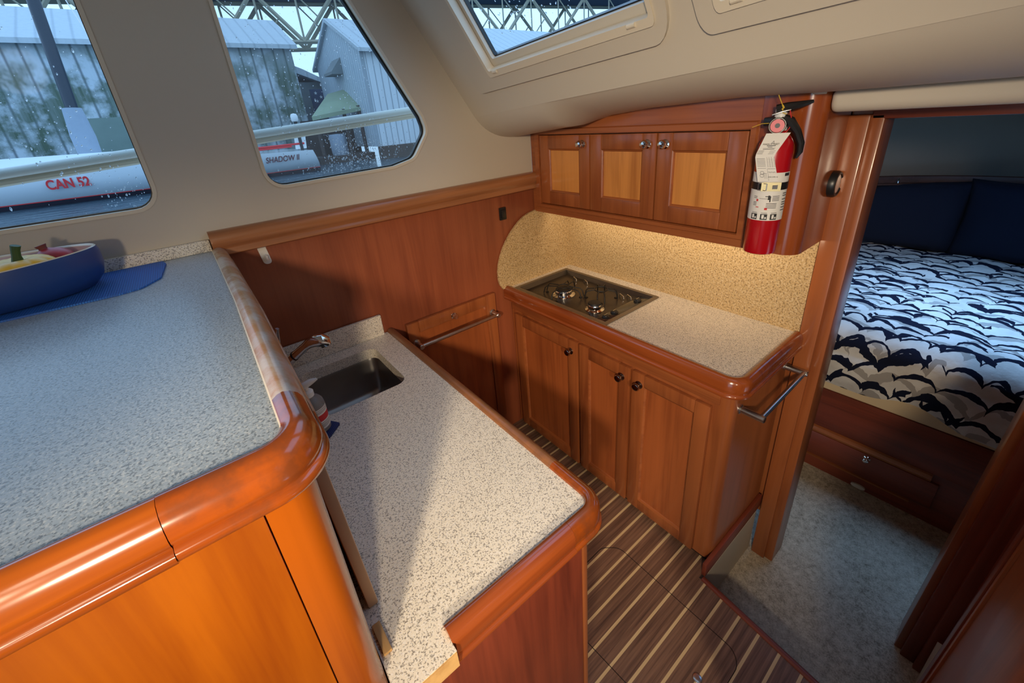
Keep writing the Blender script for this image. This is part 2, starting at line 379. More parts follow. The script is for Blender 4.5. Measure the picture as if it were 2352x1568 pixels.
def bm_tube(bm, pts, r, seg=12, cap=True):
    pts = [Vector(p) for p in pts]; n = len(pts); rings = []; u = None
    for i in range(n):
        d = (pts[min(i + 1, n - 1)] - pts[max(i - 1, 0)]).normalized()
        if u is None: u, w = frame_of(d)
        else: u = (u - d * u.dot(d)).normalized(); w = d.cross(u)
        rr = r[i] if isinstance(r, (list, tuple)) else r
        rings.append([bm.verts.new(pts[i] + (u * math.cos(2 * PI * k / seg) + w * math.sin(2 * PI * k / seg)) * rr) for k in range(seg)])
    for i in range(n - 1):
        for k in range(seg): bm.faces.new((rings[i][k], rings[i][(k + 1) % seg], rings[i + 1][(k + 1) % seg], rings[i + 1][k]))
    if cap: bm.faces.new(list(reversed(rings[0]))); bm.faces.new(rings[-1])
def tube(name, pts, r, mat, parent=None, seg=12):
    bm = bmesh.new(); bm_tube(bm, pts, r, seg); return emit(name, bm, mat, parent, 45)
def bm_lathe(bm, base, axis, prof, seg=24, close=True):
    """prof: (r,h) along axis from base"""
    axis = Vector(axis).normalized(); u, w = frame_of(axis); base = Vector(base); rings = []
    for r, h in prof:
        if r < 1e-6: rings.append([bm.verts.new(base + axis * h)])
        else: rings.append([bm.verts.new(base + axis * h + (u * math.cos(2 * PI * k / seg) + w * math.sin(2 * PI * k / seg)) * r) for k in range(seg)])
    for a, b in zip(rings, rings[1:]):
        for k in range(seg):
            q = (k + 1) % seg
            if len(a) == 1 and len(b) == 1: continue
            if len(a) == 1: bm.faces.new((a[0], b[q], b[k]))
            elif len(b) == 1: bm.faces.new((a[k], a[q], b[0]))
            else: bm.faces.new((a[k], a[q], b[q], b[k]))
    if close:
        if len(rings[0]) > 1: bm.faces.new(list(reversed(rings[0])))
        if len(rings[-1]) > 1: bm.faces.new(rings[-1])
def lathe(name, base, axis, prof, mat, parent=None, seg=24, close=True, smooth=40):
    bm = bmesh.new(); bm_lathe(bm, base, axis, prof, seg, close); return emit(name, bm, mat, parent, smooth)
def text(name, body, loc, rot, size, mat, parent, ext=0.0005, sx=1.0, shear=0.0, align='CENTER', bold=0.0):
    cu = bpy.data.curves.new(name, 'FONT'); cu.body = body; cu.size = size; cu.extrude = ext; cu.align_x = align; cu.shear = shear; cu.offset = bold
    cu.materials.append(M[mat]); tmp = bpy.data.objects.new('tmp', cu); me = bpy.data.meshes.new_from_object(tmp); bpy.data.objects.remove(tmp); me.name = name; o = bpy.data.objects.new(name, me); COL.objects.link(o); o.parent = parent
    o.location = Vector(loc) - wloc(parent); o.rotation_euler = rot; o.scale = (sx, 1, 1); WL[o.name] = Vector(loc); return o
def arc(c, r, a0, a1, n=10): return [(c[0] + r * math.cos(math.radians(a0 + (a1 - a0) * k / n)), c[1] + r * math.sin(math.radians(a0 + (a1 - a0) * k / n))) for k in range(n + 1)]
def structure(o): o['kind'] = 'structure'; return o

def knob(parent, p, d, mat='chrome', r=0.0155):
    return lathe('knob', p, d, [(r * 1.05, 0), (r * 1.05, .002), (r * .8, .004), (r * .5, .006), (r * .5, .012), (r * .75, .014), (r, .018), (r * 1.02, .022), (r * .85, .027), (r * .45, .0295), (0, .030)], mat, parent, 20)

def door_front(parent, y0, y1, z0, z1, X, kn=None, frame='cherry_z', pan='panel_mid', fw=0.055, kmat='bronze', th=0.018, rail='cherry_y'):
    """shaker door whose face looks to -X at x=X; lies between y0<y1"""
    bm = bmesh.new(); a, b = fw, 0.008
    F = lambda u, v, h: Vector((X + h, u, v))
    def member(poly): bm_prism(bm, [poly], F, 0.0015, th)
    # stiles run full height, rails between them, all with a bevelled front edge
    for (u0, u1, v0, v1) in ((y0, y0 + a, z0, z1), (y1 - a, y1, z0, z1), (y0 + a, y1 - a, z0, z0 + a), (y0 + a, y1 - a, z1 - a, z1)):
        bm_box(bm, X, X + th, u0 + .0002, u1 - .0002, v0 + .0002, v1 - .0002, 0.0022, 2)
    d = emit('door', bm, frame, parent)
    bm = bmesh.new()
    # bead: sloping moulding round the inside of the frame
    o = [(y0 + a, z0 + a), (y1 - a, z0 + a), (y1 - a, z1 - a), (y0 + a, z1 - a)]; i = [(y0 + a + b, z0 + a + b), (y1 - a - b, z0 + a + b), (y1 - a - b, z1 - a - b), (y0 + a + b, z1 - a - b)]
    V0 = [bm.verts.new((X + .001, *q)) for q in o]; Vm = [bm.verts.new((X + .003, q[0] + (p[0] - q[0]) * .5, q[1] + (p[1] - q[1]) * .5)) for q, p in zip(o, i)]; V1 = [bm.verts.new((X + .010, *q)) for q in i]
    for k in range(4):
        q = (k + 1) % 4; bm.faces.new((V0[k], V0[q], Vm[q], Vm[k])); bm.faces.new((Vm[k], Vm[q], V1[q], V1[k]))
    emit('bead', bm, rail, d)
    box('panel', X + .0095, X + th - .002, y0 + a + b - .002, y1 - a - b + .002, z0 + a + b - .002, z1 - a - b + .002, pan, d)
    if kn: knob(d, (X, kn[0], kn[1]), (-1, 0, 0), kmat)
    return d

def grid_surface(name, f, nu, nv, mat, parent=None, closed=False, thick=0.0, uv=None):
    bm = bmesh.new(); V = [[bm.verts.new(f(i / nu, j / nv)) for j in range(nv + 1)] for i in range(nu + 1)]
    uvl = bm.loops.layers.uv.new('UVMap') if uv else None
    for i in range(nu):
        for j in range(nv):
            fc = bm.faces.new((V[i][j], V[i + 1][j], V[i + 1][j + 1], V[i][j + 1]))
            if uv:
                for lp, (a, b) in zip(fc.loops, ((i, j), (i + 1, j), (i + 1, j + 1), (i, j + 1))): lp[uvl].uv = uv(a / nu, b / nv)
    return emit(name, bm, mat, parent, 60)

# ================================================================== SETTING
YW, XB = 1.565, 1.585           # hull side wall, forward bulkhead
ZC, ZH = 0.855, 1.335           # galley counters, raised bar
ZP = -0.285                     # carpet level in the forward cabin
# floor ------------------------------------------------------------
edge = [(1.083, 0.405), (1.045, 0.05), (1.02, -0.18), (0.98, -0.6), (0.98, -2.2)]
structure(prism('floor', [[(-2.2, 1.605), (-2.2, -2.2)] + edge[::-1] + [(1.083, 0.43), (1.58, 0.43), (1.58, 1.605)]], FXY, -0.05, 0.0, 'sole', smooth=0))
bpy.data.objects['floor'].data.transform(Matrix.Translation(bpy.data.objects['floor'].location)); bpy.data.objects['floor'].location = (0, 0, 0)
nose = [(0.0, -.05), (0.0, .002), (.004, .006), (.016, .006), (.022, .001), (.023, -.012), (.019, -.02), (.019, -.05)]
structure(sweep('trim_1', [(x - .004, y) for x, y in [(1.083, 0.42)] + edge[1:4]][::-1], nose, 0, 'mahog_y'))
structure(box('floor_cabin', 0.9, 2.45, -1.3, 1.3, ZP - .05, ZP, 'carpet'))
structure(box('step_riser', 0.90, 1.04, -1.0, 0.43, ZP, -0.05, 'riser'))
structure(prism('step_riser', [rect(1.04, 1.57, 0.428, 0.55)], FXY, ZP + .0, -0.05, 'riser'))
structure(box('step_riser', .90, 1.50, -.60, -.168, ZP, -.05, 'riser'))
hs = [(0.60, .60), (0.627, .53), (0.632, .433), (0.629, .406)]
hatch = thing('sole_hatch', (0.8, .45, 0), 'round-cornered access hatch outlined by a fine dark seam in the striped wood floor', 'floor hatch')
pth = rpoly([(0.60, 0.74), (0.90, 0.745), (0.955, 0.70), (0.953, 0.24), (0.92, 0.21), (0.632, 0.21)], [.05, .05, .06, .05, .05, .05], 6)
bm = bmesh.new(); bm_tube(bm, [(x, y, 0.0002) for x, y in pth + pth[:1]], 0.0011, 6, False); emit('seam', bm, 'gap', hatch)
lathe('lift_ring', (0.796, 0.275, 0), (0, 0, 1), [(.0135, 0), (.0135, .002), (.012, .003), (.004, .0034), (0, .0034)], 'steel', hatch)
# hull side wall: cream liner with two windows, plywood below ---------------
win1 = rpoly([(-1.25, 1.478), (-0.062, 1.484), (-0.062, 2.06), (-1.25, 2.06)], [.06, .055, .06, .06])
win2 = rpoly([(0.2225, 1.49), (0.655, 1.502), (0.745, 1.522), (0.818, 1.618), (0.803, 1.672), (0.575, 2.08), (0.216, 2.08)], [.055, .06, .06, .05, .05, .05, .05])
structure(prism('wall_left', [[(-2.2, 1.34), (1.345, 1.34), (1.345, 1.6), (1.10, 1.62), (1.06, 1.66), (.69, 2.22), (-2.2, 2.22)], win1, win2], FXZ, YW, YW + .045, 'vinyl'))
def offs(poly, d):
    c = Vector((sum(p[0] for p in poly) / len(poly), sum(p[1] for p in poly) / len(poly))); n = len(poly); out = []
    for i in range(n):
        a, b = Vector(poly[i - 1]), Vector(poly[(i + 1) % n]); t = (b - a).normalized(); nn = Vector((t.y, -t.x))
        out.append(tuple(Vector(poly[i]) + nn * d))
    return out
for k, (w, pm) in enumerate(((win1, 'pane'), (win2, 'pane_mesh'))):
    o = structure(prism('window_%d' % (k + 1), [offs(w, .006), offs(w, -.004)], FXZ, YW - .003, YW + .012, 'bead'))
    prism('seal', [offs(w, .002), offs(w, -.007)], FXZ, YW + .026, YW + .042, 'black', o)
    prism('pane', [offs(w, .002)], FXZ, YW + .034, YW + .039, pm, o, 0)
def drops(name, n, region, Y, parent, dens=None, rmin=.0012, rmax=.0034):
    bm = bmesh.new(); k = 0
    while k < n:
        x, z = region(); r = random.uniform(rmin, rmax) * (0.6 + random.random() * .7)
        g = bmesh.ops.create_icosphere(bm, subdivisions=1, radius=1)['verts']; st = random.choice((1, 1, 1.2, 1.5, 2.2))
        for v in g: v.co = Vector((x + v.co.x * r, Y + v.co.y * r * .45, z + v.co.z * r * st))
        k += 1
    o = emit(name, bm, 'drop', parent, 180); o['kind'] = 'stuff'; return o
from mathutils.geometry import intersect_point_tri_2d
def inside(p, poly):
    c = False; n = len(poly)
    for i in range(n):
        a, b = poly[i], poly[i - 1]
        if (a[1] > p[1]) != (b[1] > p[1]) and p[0] < (b[0] - a[0]) * (p[1] - a[1]) / (b[1] - a[1]) + a[0]: c = not c
    return c
def reg(poly, xr, zr, cl=None):
    def f():
        for _ in range(200):
            if cl and random.random() < .75:
                a = random.choice(cl); p = (random.gauss(a[0], a[2]), random.gauss(a[1], a[3]))
            else: p = (random.uniform(*xr), random.uniform(*zr))
            if inside(p, poly): return p
        return p
    return f
w1 = bpy.data.objects['window_1']; w2 = bpy.data.objects['window_2']
drops('raindrops', 260, reg(win1, (-.62, -.07), (1.49, 2.02), [(-.17, 1.6, .05, .05), (-.14, 1.53, .03, .02), (-.2, 1.7, .06, .06), (-.3, 1.75, .15, .15)]), YW + .0412, w1, rmin=.0008, rmax=.0022)
drops('raindrops', 1150, reg(win2, (.22, .81), (1.5, 2.05), [(.55, 1.55, .05, .035), (.5, 1.6, .03, .05), (.46, 1.52, .08, .02), (.6, 1.85, .03, .12), (.62, 1.55, .09, .04), (.35, 1.8, .1, .1)]), YW + .0412, w2, rmin=.0008, rmax=.0020)
structure(box('wall_port', 0.0, 1.60, YW + .006, YW + .045, 0, 1.345, 'hullwood'))
# wooden rail below the windows
rp = [(-.006, -.082), (.020, -.078), (.026, -.074), (.026, -.066), (.022, -.060), (.022, -.054), (.030, -.046), (.034, -.03), (.032, -.012), (.024, -.002), (.008, .001), (-.006, .001)]
structure(sweep('trim_2', [(1.343, YW), (0.02, YW)][::-1], [(d, h) for d, h in rp], 1.392, 'rail_x'))
# sloping windscreen headliner ------------------------------------------------
def zs(X, Y): return 1.72 - 1.5 * (X - 1.0) + .06 * (YW - Y)
NS = Vector((1.5, .06, 1)).normalized()
FS = lambda u, v, h: Vector((v, u, zs(v, u))) - NS * h       # u=Y, v=X ; h into the cabin
Q1 = (.655, .66, 1.312, .968); Q2 = (-.30, .66, .520, .977)
def opn(q, d=0.0, r=.012): return rpoly([(q[0] - d, q[1] - d), (q[2] + d, q[1] - d), (q[2] + d, q[3] + d), (q[0] - d, q[3] + d)], max(r, .002), 4)
op1 = opn(Q1)
op2 = opn(Q2)
structure(prism('ceiling', [[(YW, 1.045), (-2.0, 1.045), (-2.0, .62), (YW, .62)], op1, op2], FS, -.05, 0, 'vinyl'))
def zc(Y):
    pts = [(-9, 1.643), (.40, 1.643), (.60, 1.646), (.913, 1.636), (1.2, 1.612), (1.40, 1.588), (1.497, 1.576), (1.565, 1.569), (9, 1.569)]
    for (a, za), (b, zb) in zip(pts, pts[1:]):
        if a <= Y <= b: return za + (zb - za) * (Y - a) / (b - a)
def cove(s, t):
    Y = YW + (-2.0 - YW) * s; xa = 1.04; xe = 1.36
    p0 = Vector((xa, zs(xa, Y))); p2 = Vector((xe, zc(Y))); p1 = Vector((1.13, min(zs(1.13, Y), zc(Y) - .004) if Y > 1.1 else zc(Y) - .006))
    q = p0 * (1 - t) ** 2 + p1 * 2 * t * (1 - t) + p2 * t * t; return Vector((q.x, Y, q.y))
structure(grid_surface('ceiling_cove', cove, 60, 12, 'vinyl'))
bm = bmesh.new(); bm_tube(bm, [(1.350, y_, zc(y_) - .001) for y_ in [1.563 - 1.15 * k / 40 for k in range(41)]], .0042, 8); structure(emit('trim_3', bm, 'bead'))
structure(box('ceiling_cove', 1.355, 1.62, -2.0, .409, 1.643, 1.70, 'vinyl'))
structure(box('ceiling_salon', -2.2, .74, -2.2, YW + .05, 2.16, 2.2, 'vinyl'))
def wind(k, Q, plate):
    op = opn(Q)
    o = structure(prism('window_%d' % k, [plate, op], FS, 0.0, .011, 'vinyl'))
    bm = bmesh.new(); bm_prism(bm, [opn(Q, .001), opn(Q, -.011, .006)], FS, -.012, .016); emit('bead', bm, 'bead', o)
    bm = bmesh.new(); bm_prism(bm, [opn(Q, .0), opn(Q, -.024, .006)], FS, -.030, -.014); emit('window_frame', bm, 'vinyl', o)
    bm = bmesh.new(); bm_prism(bm, [opn(Q, -.022, .006), opn(Q, -.026, .006)], FS, -.042, -.028); emit('seal', bm, 'black', o)
    prism('pane', [opn(Q, -.018, .006)], FS, -.040, -.036, 'pane', o, 0)
    ys_ = [p[0] for p in op]; xm = max(p[1] for p in op)
    for yy in (max(ys_) - .045, min(ys_) + .06):
        bm = bmesh.new(); bm_tube(bm, [FS(yy - .011, xm - .008, .016), FS(yy + .011, xm - .008, .016)], .006, 10); emit('clip', bm, 'bead', o)
    return o
pl1 = rpoly([(.622, .995), (1.425, .995), (1.50, .62), (.622, .62)], [.05, .03, .01, .01])
pl2 = rpoly([(-.42, 1.012), (.560, 1.0), (.590, .62), (-.42, .62)], [.05, .03, .01, .01])
w3 = wind(3, Q1, pl1); w4 = wind(4, Q2, pl2)
bm = bmesh.new()
for k in range(900):
    u = random.uniform(.69, 1.28); v = random.uniform(.72, .93)
    if random.random() < .8: u = random.gauss(random.choice((.9, 1.0, 1.12, .8)), .05); v = random.gauss(.80, .05)
    if not (.70 < u < 1.26 and .69 < v < .925): continue
    r = random.uniform(.001, .0032); st = random.choice((1, 1, 1.4, 2)); c = FS(u, v, -.0405)
    for q in bmesh.ops.create_icosphere(bm, subdivisions=1, radius=1)['verts']:
        q.co = c + Vector((0, 1, 0)) * q.co.x * r + Vector((-.55, 0, .83)) * q.co.y * r * st + NS * q.co.z * r * .4
emit('raindrops', bm, 'drop', w3, 180)['kind'] = 'stuff'
# forward bulkhead, doorway ---------------------------------------------------
structure(prism('wall_forward', [rpoly([(1.62, -.05), (.37, -.05), (.37, 1.75), (1.62, 1.75)], 0)], FYZ, XB, XB + .03, 'cherry_z'))
structure(prism('wall_forward', [[(.37, 1.565), (.37, 1.75), (-2.2, 1.75), (-2.2, ZP), (-.15, ZP), (-.15, 1.565)]], FYZ, XB, XB + .03, 'cherry_z'))
door = thing('door_1', (XB, .12, ZP), None, None); structure(door)
def jamb(y0, y1, x0, x1, mat='cherry_z', lean=0.0, bev=.004, zt=1.575):
    bm = bmesh.new(); bm_box(bm, x0, x1, y0, y1, ZP, zt, bev)
    for v in bm.verts: v.co.y += lean * (v.co.z - ZP)
    return emit('jamb', bm, mat, door)
jamb(.360, .414, 1.560, 1.66); jamb(.330, .364, 1.572, 1.68)
LN = -.021
jamb(-.118, -.092, 1.575, 1.70, lean=LN); jamb(-.155, -.112, 1.555, 1.70, 'mahog_z', LN); jamb(-.185, -.150, 1.535, 1.66, 'mahog_z', LN); jamb(-.30, -.18, 1.50, 1.66, 'mahog_z', LN)
box('header', 1.572, 1.66, -.15, .36, 1.562, 1.60, 'mahog_y', door, .003)
# padded valance over the doorway
bm = bmesh.new(); sec = rpoly([(1.368, 1.645), (1.368, 1.592), (1.46, 1.592), (1.46, 1.645)], [0.012, .026, .02, 0], 8)
vc = Vector((1.414, 1.619)); rings = [[bm.verts.new((vc.x + (p[0] - vc.x) * k, y, vc.y + (p[1] - vc.y) * k)) for p in sec] for y, k in ((.407, .70), (.4055, .82), (.402, .92), (.397, .98), (.390, 1.0), (-1.6, 1.0))]
for a, b in zip(rings, rings[1:]):
    for q in range(len(sec)): bm.faces.new((a[q], a[(q + 1) % len(sec)], b[(q + 1) % len(sec)], b[q]))
bm.faces.new(rings[0]); bm.faces.new(rings[-1])
props(emit('valance', bm, 'vinyl'), 'long cream padded valance above the doorway to the sleeping cabin', 'valance')
# rest of the saloon shell (behind the camera)
structure(prism('wall_back', [[(-2.2, 0), (1.61, 0), (1.61, 2.2), (-2.2, 2.2)], rect(-1.6, -.3, .1, 2.0)], FYZ, -2.25, -2.2, 'cherry_z'))
structure(prism('wall_right', [[(-2.25, 0), (1.62, 0), (1.62, 2.2), (-2.25, 2.2)]], FXZ, -2.25, -2.2, 'vinyl'))

# ================================================================== RAISED BAR
bar = thing('bar_cabinet', (-.6, .9, 0), 'tall golden wooden bar unit at the front left under the raised grey counter', 'cabinet')
box('carcass', -1.3, .010, .437, 1.56, .0, 1.283, 'cherry_z', bar)
box('front_panel', -1.3, -.036, .425, .437, .0, 1.283, 'bar_z', bar, .001)
prism('corner_post', [[(-.0345, .437), (-.0345, .425)] + arc((-.010, .457), .032, -90, 0, 10) + [(.022, .52), (.010, .52), (.010, .437)]], FXY, .0, 1.283, 'bar_post', bar)
box('side_panel', .010, .021, .52, 1.56, ZC, 1.283, 'cherry_z', bar)
top = thing('raised_countertop', (-.6, .9, 1.29), 'raised grey speckled counter edged in varnished orange and worn wood with a painted pale sheen', 'countertop')
inner = [(-1.3, .454)] + arc((-.022, .488), .034, -90, 0, 12) + [(.022, 1.0), (.021, 1.563)]
prism('surface', [inner + [(-1.3, 1.563)]], FXY, 1.285, ZH, 'counter_high', top)
tp = [(-.004, -.05), (-.004, .004), (.003, .009), (.010, .0105), (.018, .008), (.026, .001), (.0318, -.010), (.0345, -.022), (.0345, -.028), (.0325, -.0315), (.0325, -.0335), (.037, -.036), (.0393, -.041), (.0385, -.047), (.034, -.050)]
def cutpath(path, a, b):
    """part of a polyline between arclengths a and b"""
    out = []; s = 0
    for p, q in zip(path, path[1:]):
        p, q = Vector(p), Vector(q); L = (q - p).length
        lo, hi = max(a, s), min(b, s + L)
        if hi > lo:
            for t in (lo, hi):
                r = p + (q - p) * ((t - s) / L)
                if not out or (Vector(out[-1]) - r).length > 1e-5: out.append(tuple(r))
        s += L
    return out
def plen(path): return sum((Vector(q) - Vector(p)).length for p, q in zip(path, path[1:]))
Lb = plen(inner); s1 = 1.3 - .107; s2 = s1 + .165
def shiftz(o, dz): o.location.z += dz; return o
sweep('wood_trim', cutpath(inner, 0, s1 - .0006), [(d * 1.03, h - .001) for d, h in tp], ZH, 'bar_x', top)
sweep('wood_trim', cutpath(inner, s1, s2 + .03), tp, ZH, 'bar_c', top)['label'] = 'orange corner piece of the wooden edge'
sweep('wood_trim', cutpath(inner, s2 + .03, Lb), tp, ZH, 'worn', top)['label'] = 'worn piece of the wooden edge, pale window sheen in its colour'
sweep('seam_strip', cutpath(inner, s2 - .03, Lb), [(-.006, -.004), (-.006, .0006), (-.003, .0022), (.002, .003), (.002, -.004)], ZH, 'bead', top)
sp = box('backsplash', -1.3, .018, YW - .016, YW, ZH, ZH + .036, 'counter', top, .003)
# placemat, bowl and what lies in it
mat_poly = [(-.72, 1.285)] + [(-.19, 1.270), (-.145, 1.283), (-.108, 1.345), (-.098, 1.50), (-.106, 1.538), (-.72, 1.542)]
pm = prism('placemat', [rpoly(mat_poly, [0, .03, .02, .03, .02, .01, 0])], FXY, ZH + .0003, ZH + .0042, 'placemat'); props(pm, 'blue woven vinyl placemat under the fruit bowl by the window', 'placemat')
BC = Vector((-.425, 1.412, ZH + .0042))
bowl = thing('fruit_bowl', BC, 'wide navy bowl with pale inside on the blue placemat', 'bowl')
def bowlring(bm, a, b, h, n=56, wav=0.0):
    return [bm.verts.new(BC + Vector((a * math.cos(2 * PI * k / n), b * math.sin(2 * PI * k / n), h + wav * (math.cos(2 * PI * k / n + .2) ** 2)))) for k in range(n)]
def bowlshell(name, prof, mat, par, close=None):
    bm = bmesh.new(); R_ = [bowlring(bm, *p) for p in prof]; n = len(R_[0])
    for a, b in zip(R_, R_[1:]):
        for k in range(n): bm.faces.new((a[k], a[(k + 1) % n], b[(k + 1) % n], b[k]))
    if close: bm.faces.new(R_[0])
    return emit(name, bm, mat, par, 60)
W_ = .006
bowlshell('shell', [(.172, .088, 0), (.192, .103, .006), (.212, .120, .028), (.221, .127, .055), (.222, .128, .078, 56, W_), (.219, .126, .0905, 56, W_)], 'navy', bowl, True)
bowlshell('rim', [(.219, .126, .0905, 56, W_), (.2165, .1245, .0925, 56, W_), (.214, .122, .0915, 56, W_), (.212, .120, .088, 56, W_)], 'bead', bowl)
bowlshell('lining', [(.150, .070, .010), (.195, .105, .020), (.208, .116, .045), (.2125, .1205, .080, 56, W_), (.212, .120, .088, 56, W_)], 'bowlin', bowl, True)
gl = atz(1.432, 42, 604); gl.z = 1.432 - .066
gd = thing('gourd', gl, 'yellow ribbed gourd with a green stem in the navy bowl', 'gourd')
gd.location = gl
bm = bmesh.new(); n = 80; R_ = []
for i in range(17):
    a = -PI / 2 + PI * i / 16; row = []
    for k in range(n):
        th = 2 * PI * k / n; lob = 1 + .10 * abs(math.cos(th * 5)) ** .7 - .05; r = .064 * (max(0, math.cos(a)) ** .75) * lob
        z = .040 + .040 * math.sin(a) - (.012 * math.exp(-((r / .022) ** 2)) if a > 0 else 0)
        row.append(bm.verts.new(gl + Vector((r * math.cos(th), r * math.sin(th), z))))
    R_.append(row)
for a, b in zip(R_, R_[1:]):
    for k in range(n): bm.faces.new((a[k], a[(k + 1) % n], b[(k + 1) % n], b[k]))
bmesh.ops.remove_doubles(bm, verts=bm.verts, dist=1e-6); emit('flesh', bm, 'yellow', gd, 180)
bm = bmesh.new(); t0 = gl + Vector((0, 0, .064)); bm_tube(bm, [t0 + Vector((0, 0, 0)), t0 + Vector((.001, 0, .006)), t0 + Vector((.003, 0, .018)), t0 + Vector((.006, 0, .030)), t0 + Vector((.010, -.001, .040))], [.018, .010, .0075, .0075, .0085], 10)
emit('stem', bm, 'green', gd)
pg = atz(1.420, 134, 588); pg.z = 1.420 - .052
pd = thing('pomegranate', pg, 'red pomegranate with its crown up beside the gourd in the bowl', 'fruit')
lathe('fruit_body', pg, (-.25, .05, 1), [(0, 0), (.018, .002), (.036, .014), (.042, .034), (.039, .052), (.028, .066), (.014, .073), (.009, .076)], 'pom', pd, 28)
ax = Vector((-.25, .05, 1)).normalized(); bm = bmesh.new(); c0 = pg + ax * .073
bm_lathe(bm, c0, ax, [(.009, 0), (.008, .006), (.0115, .013), (.009, .0125), (.006, .006), (.006, .002)], 12, False)
emit('crown', bm, 'pomcrown', pd)

# ================================================================== SINK COUNTER
gal = thing('galley_cabinet', (.25, 1.0, 0), 'reddish wooden base cabinet under the sink counter', 'cabinet')
prism('carcass', [[(.026, .432), (.44, .432)] + arc((.452, .456), .024, -90, 0, 6) + [(.476, 1.56), (.026, 1.56)]], FXY, .0, .60, 'gap', gal)
box('end_panel', .024, .446, .4235, .4325, .0, .80, 'mahog_z', gal, .001)
prism('corner_post', [[(.4475, .44), (.4475, .4235)] + arc((.452, .4515), .028, -90, 0, 8) + [(.48, .48), (.46, .48)]], FXY, .0, .80, 'cherry_z', gal)
box('side_panel', .474, .480, .482, 1.56, .05, .80, 'cherry_z', gal)
SK = rpoly(rect(.128, .403, 1.172, 1.482), .035, 6)
wt = thing('sink_worktop', (.25, 1.0, .80), 'beige speckled lower counter with an undermount sink and worn wood edge', 'countertop')
li = [(.125, .443)] + arc((.468, .473), .030, -90, 0, 10) + [(.498, 1.563)]
prism('surface', [[(.024, .400), (.125, .400), (.125, .443)] + li[1:] + [(.024, 1.563)], SK], FXY, .815, ZC, 'counter', wt, 20)
lp = [(-.003, -.05), (-.003, .003), (.002, .010), (.009, .0125), (.017, .011), (.026, .004), (.031, -.008), (.032, -.024), (.032, -.032), (.030, -.036), (.030, -.040), (.035, -.043), (.036, -.048), (.033, -.054), (0, -.055)]
Ll = plen(li); sj = .29
sweep('wood_trim', cutpath(li, 0, sj - .0005), [(d * 1.02, h) for d, h in lp], ZC, 'gloss_x', wt)
sweep('wood_trim', cutpath(li, sj, sj + .20), lp, ZC, 'bar_c', wt)
sweep('wood_trim', cutpath(li, sj + .20, Ll), lp, ZC, 'rail_y', wt)
box('edge_strip', .026, .124, .3975, .4005, .818, ZC - .001, 'shim', wt)
box('backsplash', .024, .478, YW - .016, YW, ZC, .944, 'counter', wt, .003)
sink = thing('sink', (.265, 1.327, ZC - .17), 'dark stainless sink set into the lower speckled counter', 'sink')
bm = bmesh.new(); levels = [(0, 0.0), (.003, -.01), (.012, -.13), (.022, -.148), (.045, -.156)]
R_ = []
for ins, dz in levels: R_.append([bm.verts.new((x, y, .8145 + dz)) for x, y in offs(SK, -ins)])
for a, b in zip(R_, R_[1:]):
    for k in range(len(a)): bm.faces.new((a[k], a[(k + 1) % len(a)], b[(k + 1) % len(a)], b[k]))
bm.faces.new(R_[-1]); emit('basin', bm, 'sink', sink, 60)
prism('flange', [offs(SK, .012), offs(SK, .0)], FXY, .811, .8145, 'sink', sink)
lathe('drain', (.265, 1.327, .6588), (0, 0, 1), [(.036, 0), (.036, .003), (.030, .004), (.024, .001), (0, .001)], 'steel', sink)
fau = thing('faucet', (.090, 1.475, ZC), 'chrome mixer tap with pull-out spray head behind the sink', 'faucet')
lathe('tap_body', (.090, 1.475, ZC), (0, 0, 1), [(.028, 0), (.028, .006), (.021, .012), (.019, .05), (.019, .085), (.017, .10), (.0, .104)], 'chrome', fau)
bm = bmesh.new(); bm_tube(bm, [(.090, 1.475, .90), (.10, 1.455, .93), (.135, 1.430, .962), (.170, 1.412, .990)], [.017, .0165, .0155, .0150], 16); emit('spout', bm, 'chrome', fau)
tube('joint_ring', [(.128, 1.4345, .957), (.1315, 1.432, .9595)], .0168, 'black', fau, 16)
bm = bmesh.new(); bm_tube(bm, [(.168, 1.4135, .988), (.182, 1.405, .999), (.198, 1.397, 1.005), (.214, 1.390, 1.002), (.226, 1.385, .992), (.231, 1.382, .980)], [.0152, .019, .0225, .0235, .020, .012], 18); emit('spray_head', bm, 'chrome', fau)
bm = bmesh.new(); bm_lathe(bm, (.219, 1.388, .985), (.45, -.2, -.85), [(.013, 0), (.013, .006), (.010, .008), (0, .008)], 14); emit('nozzle', bm, 'black', fau)
bm = bmesh.new(); bm_tube(bm, [(.090, 1.475, .955), (.092, 1.474, .985), (.098, 1.468, 1.02), (.103, 1.462, 1.05), (.108, 1.458, 1.062)], [.012, .011, .0095, .0085, .006], 12); emit('lever', bm, 'chrome', fau)
cl = prism('dishcloth', [rpoly([(.060, 1.125), (.112, 1.065), (.158, 1.110), (.118, 1.172)], .006)], FXY, ZC + .0004, ZC + .005, 'clothblue'); props(cl, 'navy ribbed cloth under the soap bottle by the sink', 'cloth')
bc = Vector((.103, 1.125, ZC + .005)); sb = thing('soap_bottle', bc, 'clear pump soap bottle with a red and white label beside the sink', 'bottle')
lathe('bottle_body', bc, (0, 0, 1), [(.030, 0), (.034, .004), (.034, .085), (.032, .097), (.024, .108), (.0125, .113), (.0125, .118)], 'bottle', sb, 32)
bm = bmesh.new(); bm_lathe(bm, bc + Vector((0, 0, .004)), (0, 0, 1), [(.0315, 0), (.0315, .055)], 28); emit('soap', bm, 'bowlin', sb)
bm = bmesh.new(); bm_lathe(bm, bc + Vector((0, 0, .016)), (0, 0, 1), [(.0343, 0), (.0343, .066)], 32, False); lab = emit('bottle_label', bm, 'paper', sb)
bm = bmesh.new(); bm_lathe(bm, bc + Vector((0, 0, .042)), (0, 0, 1), [(.03445, 0), (.03445, .020)], 32, False); emit('label_band', bm, 'redink', lab)
bm = bmesh.new()
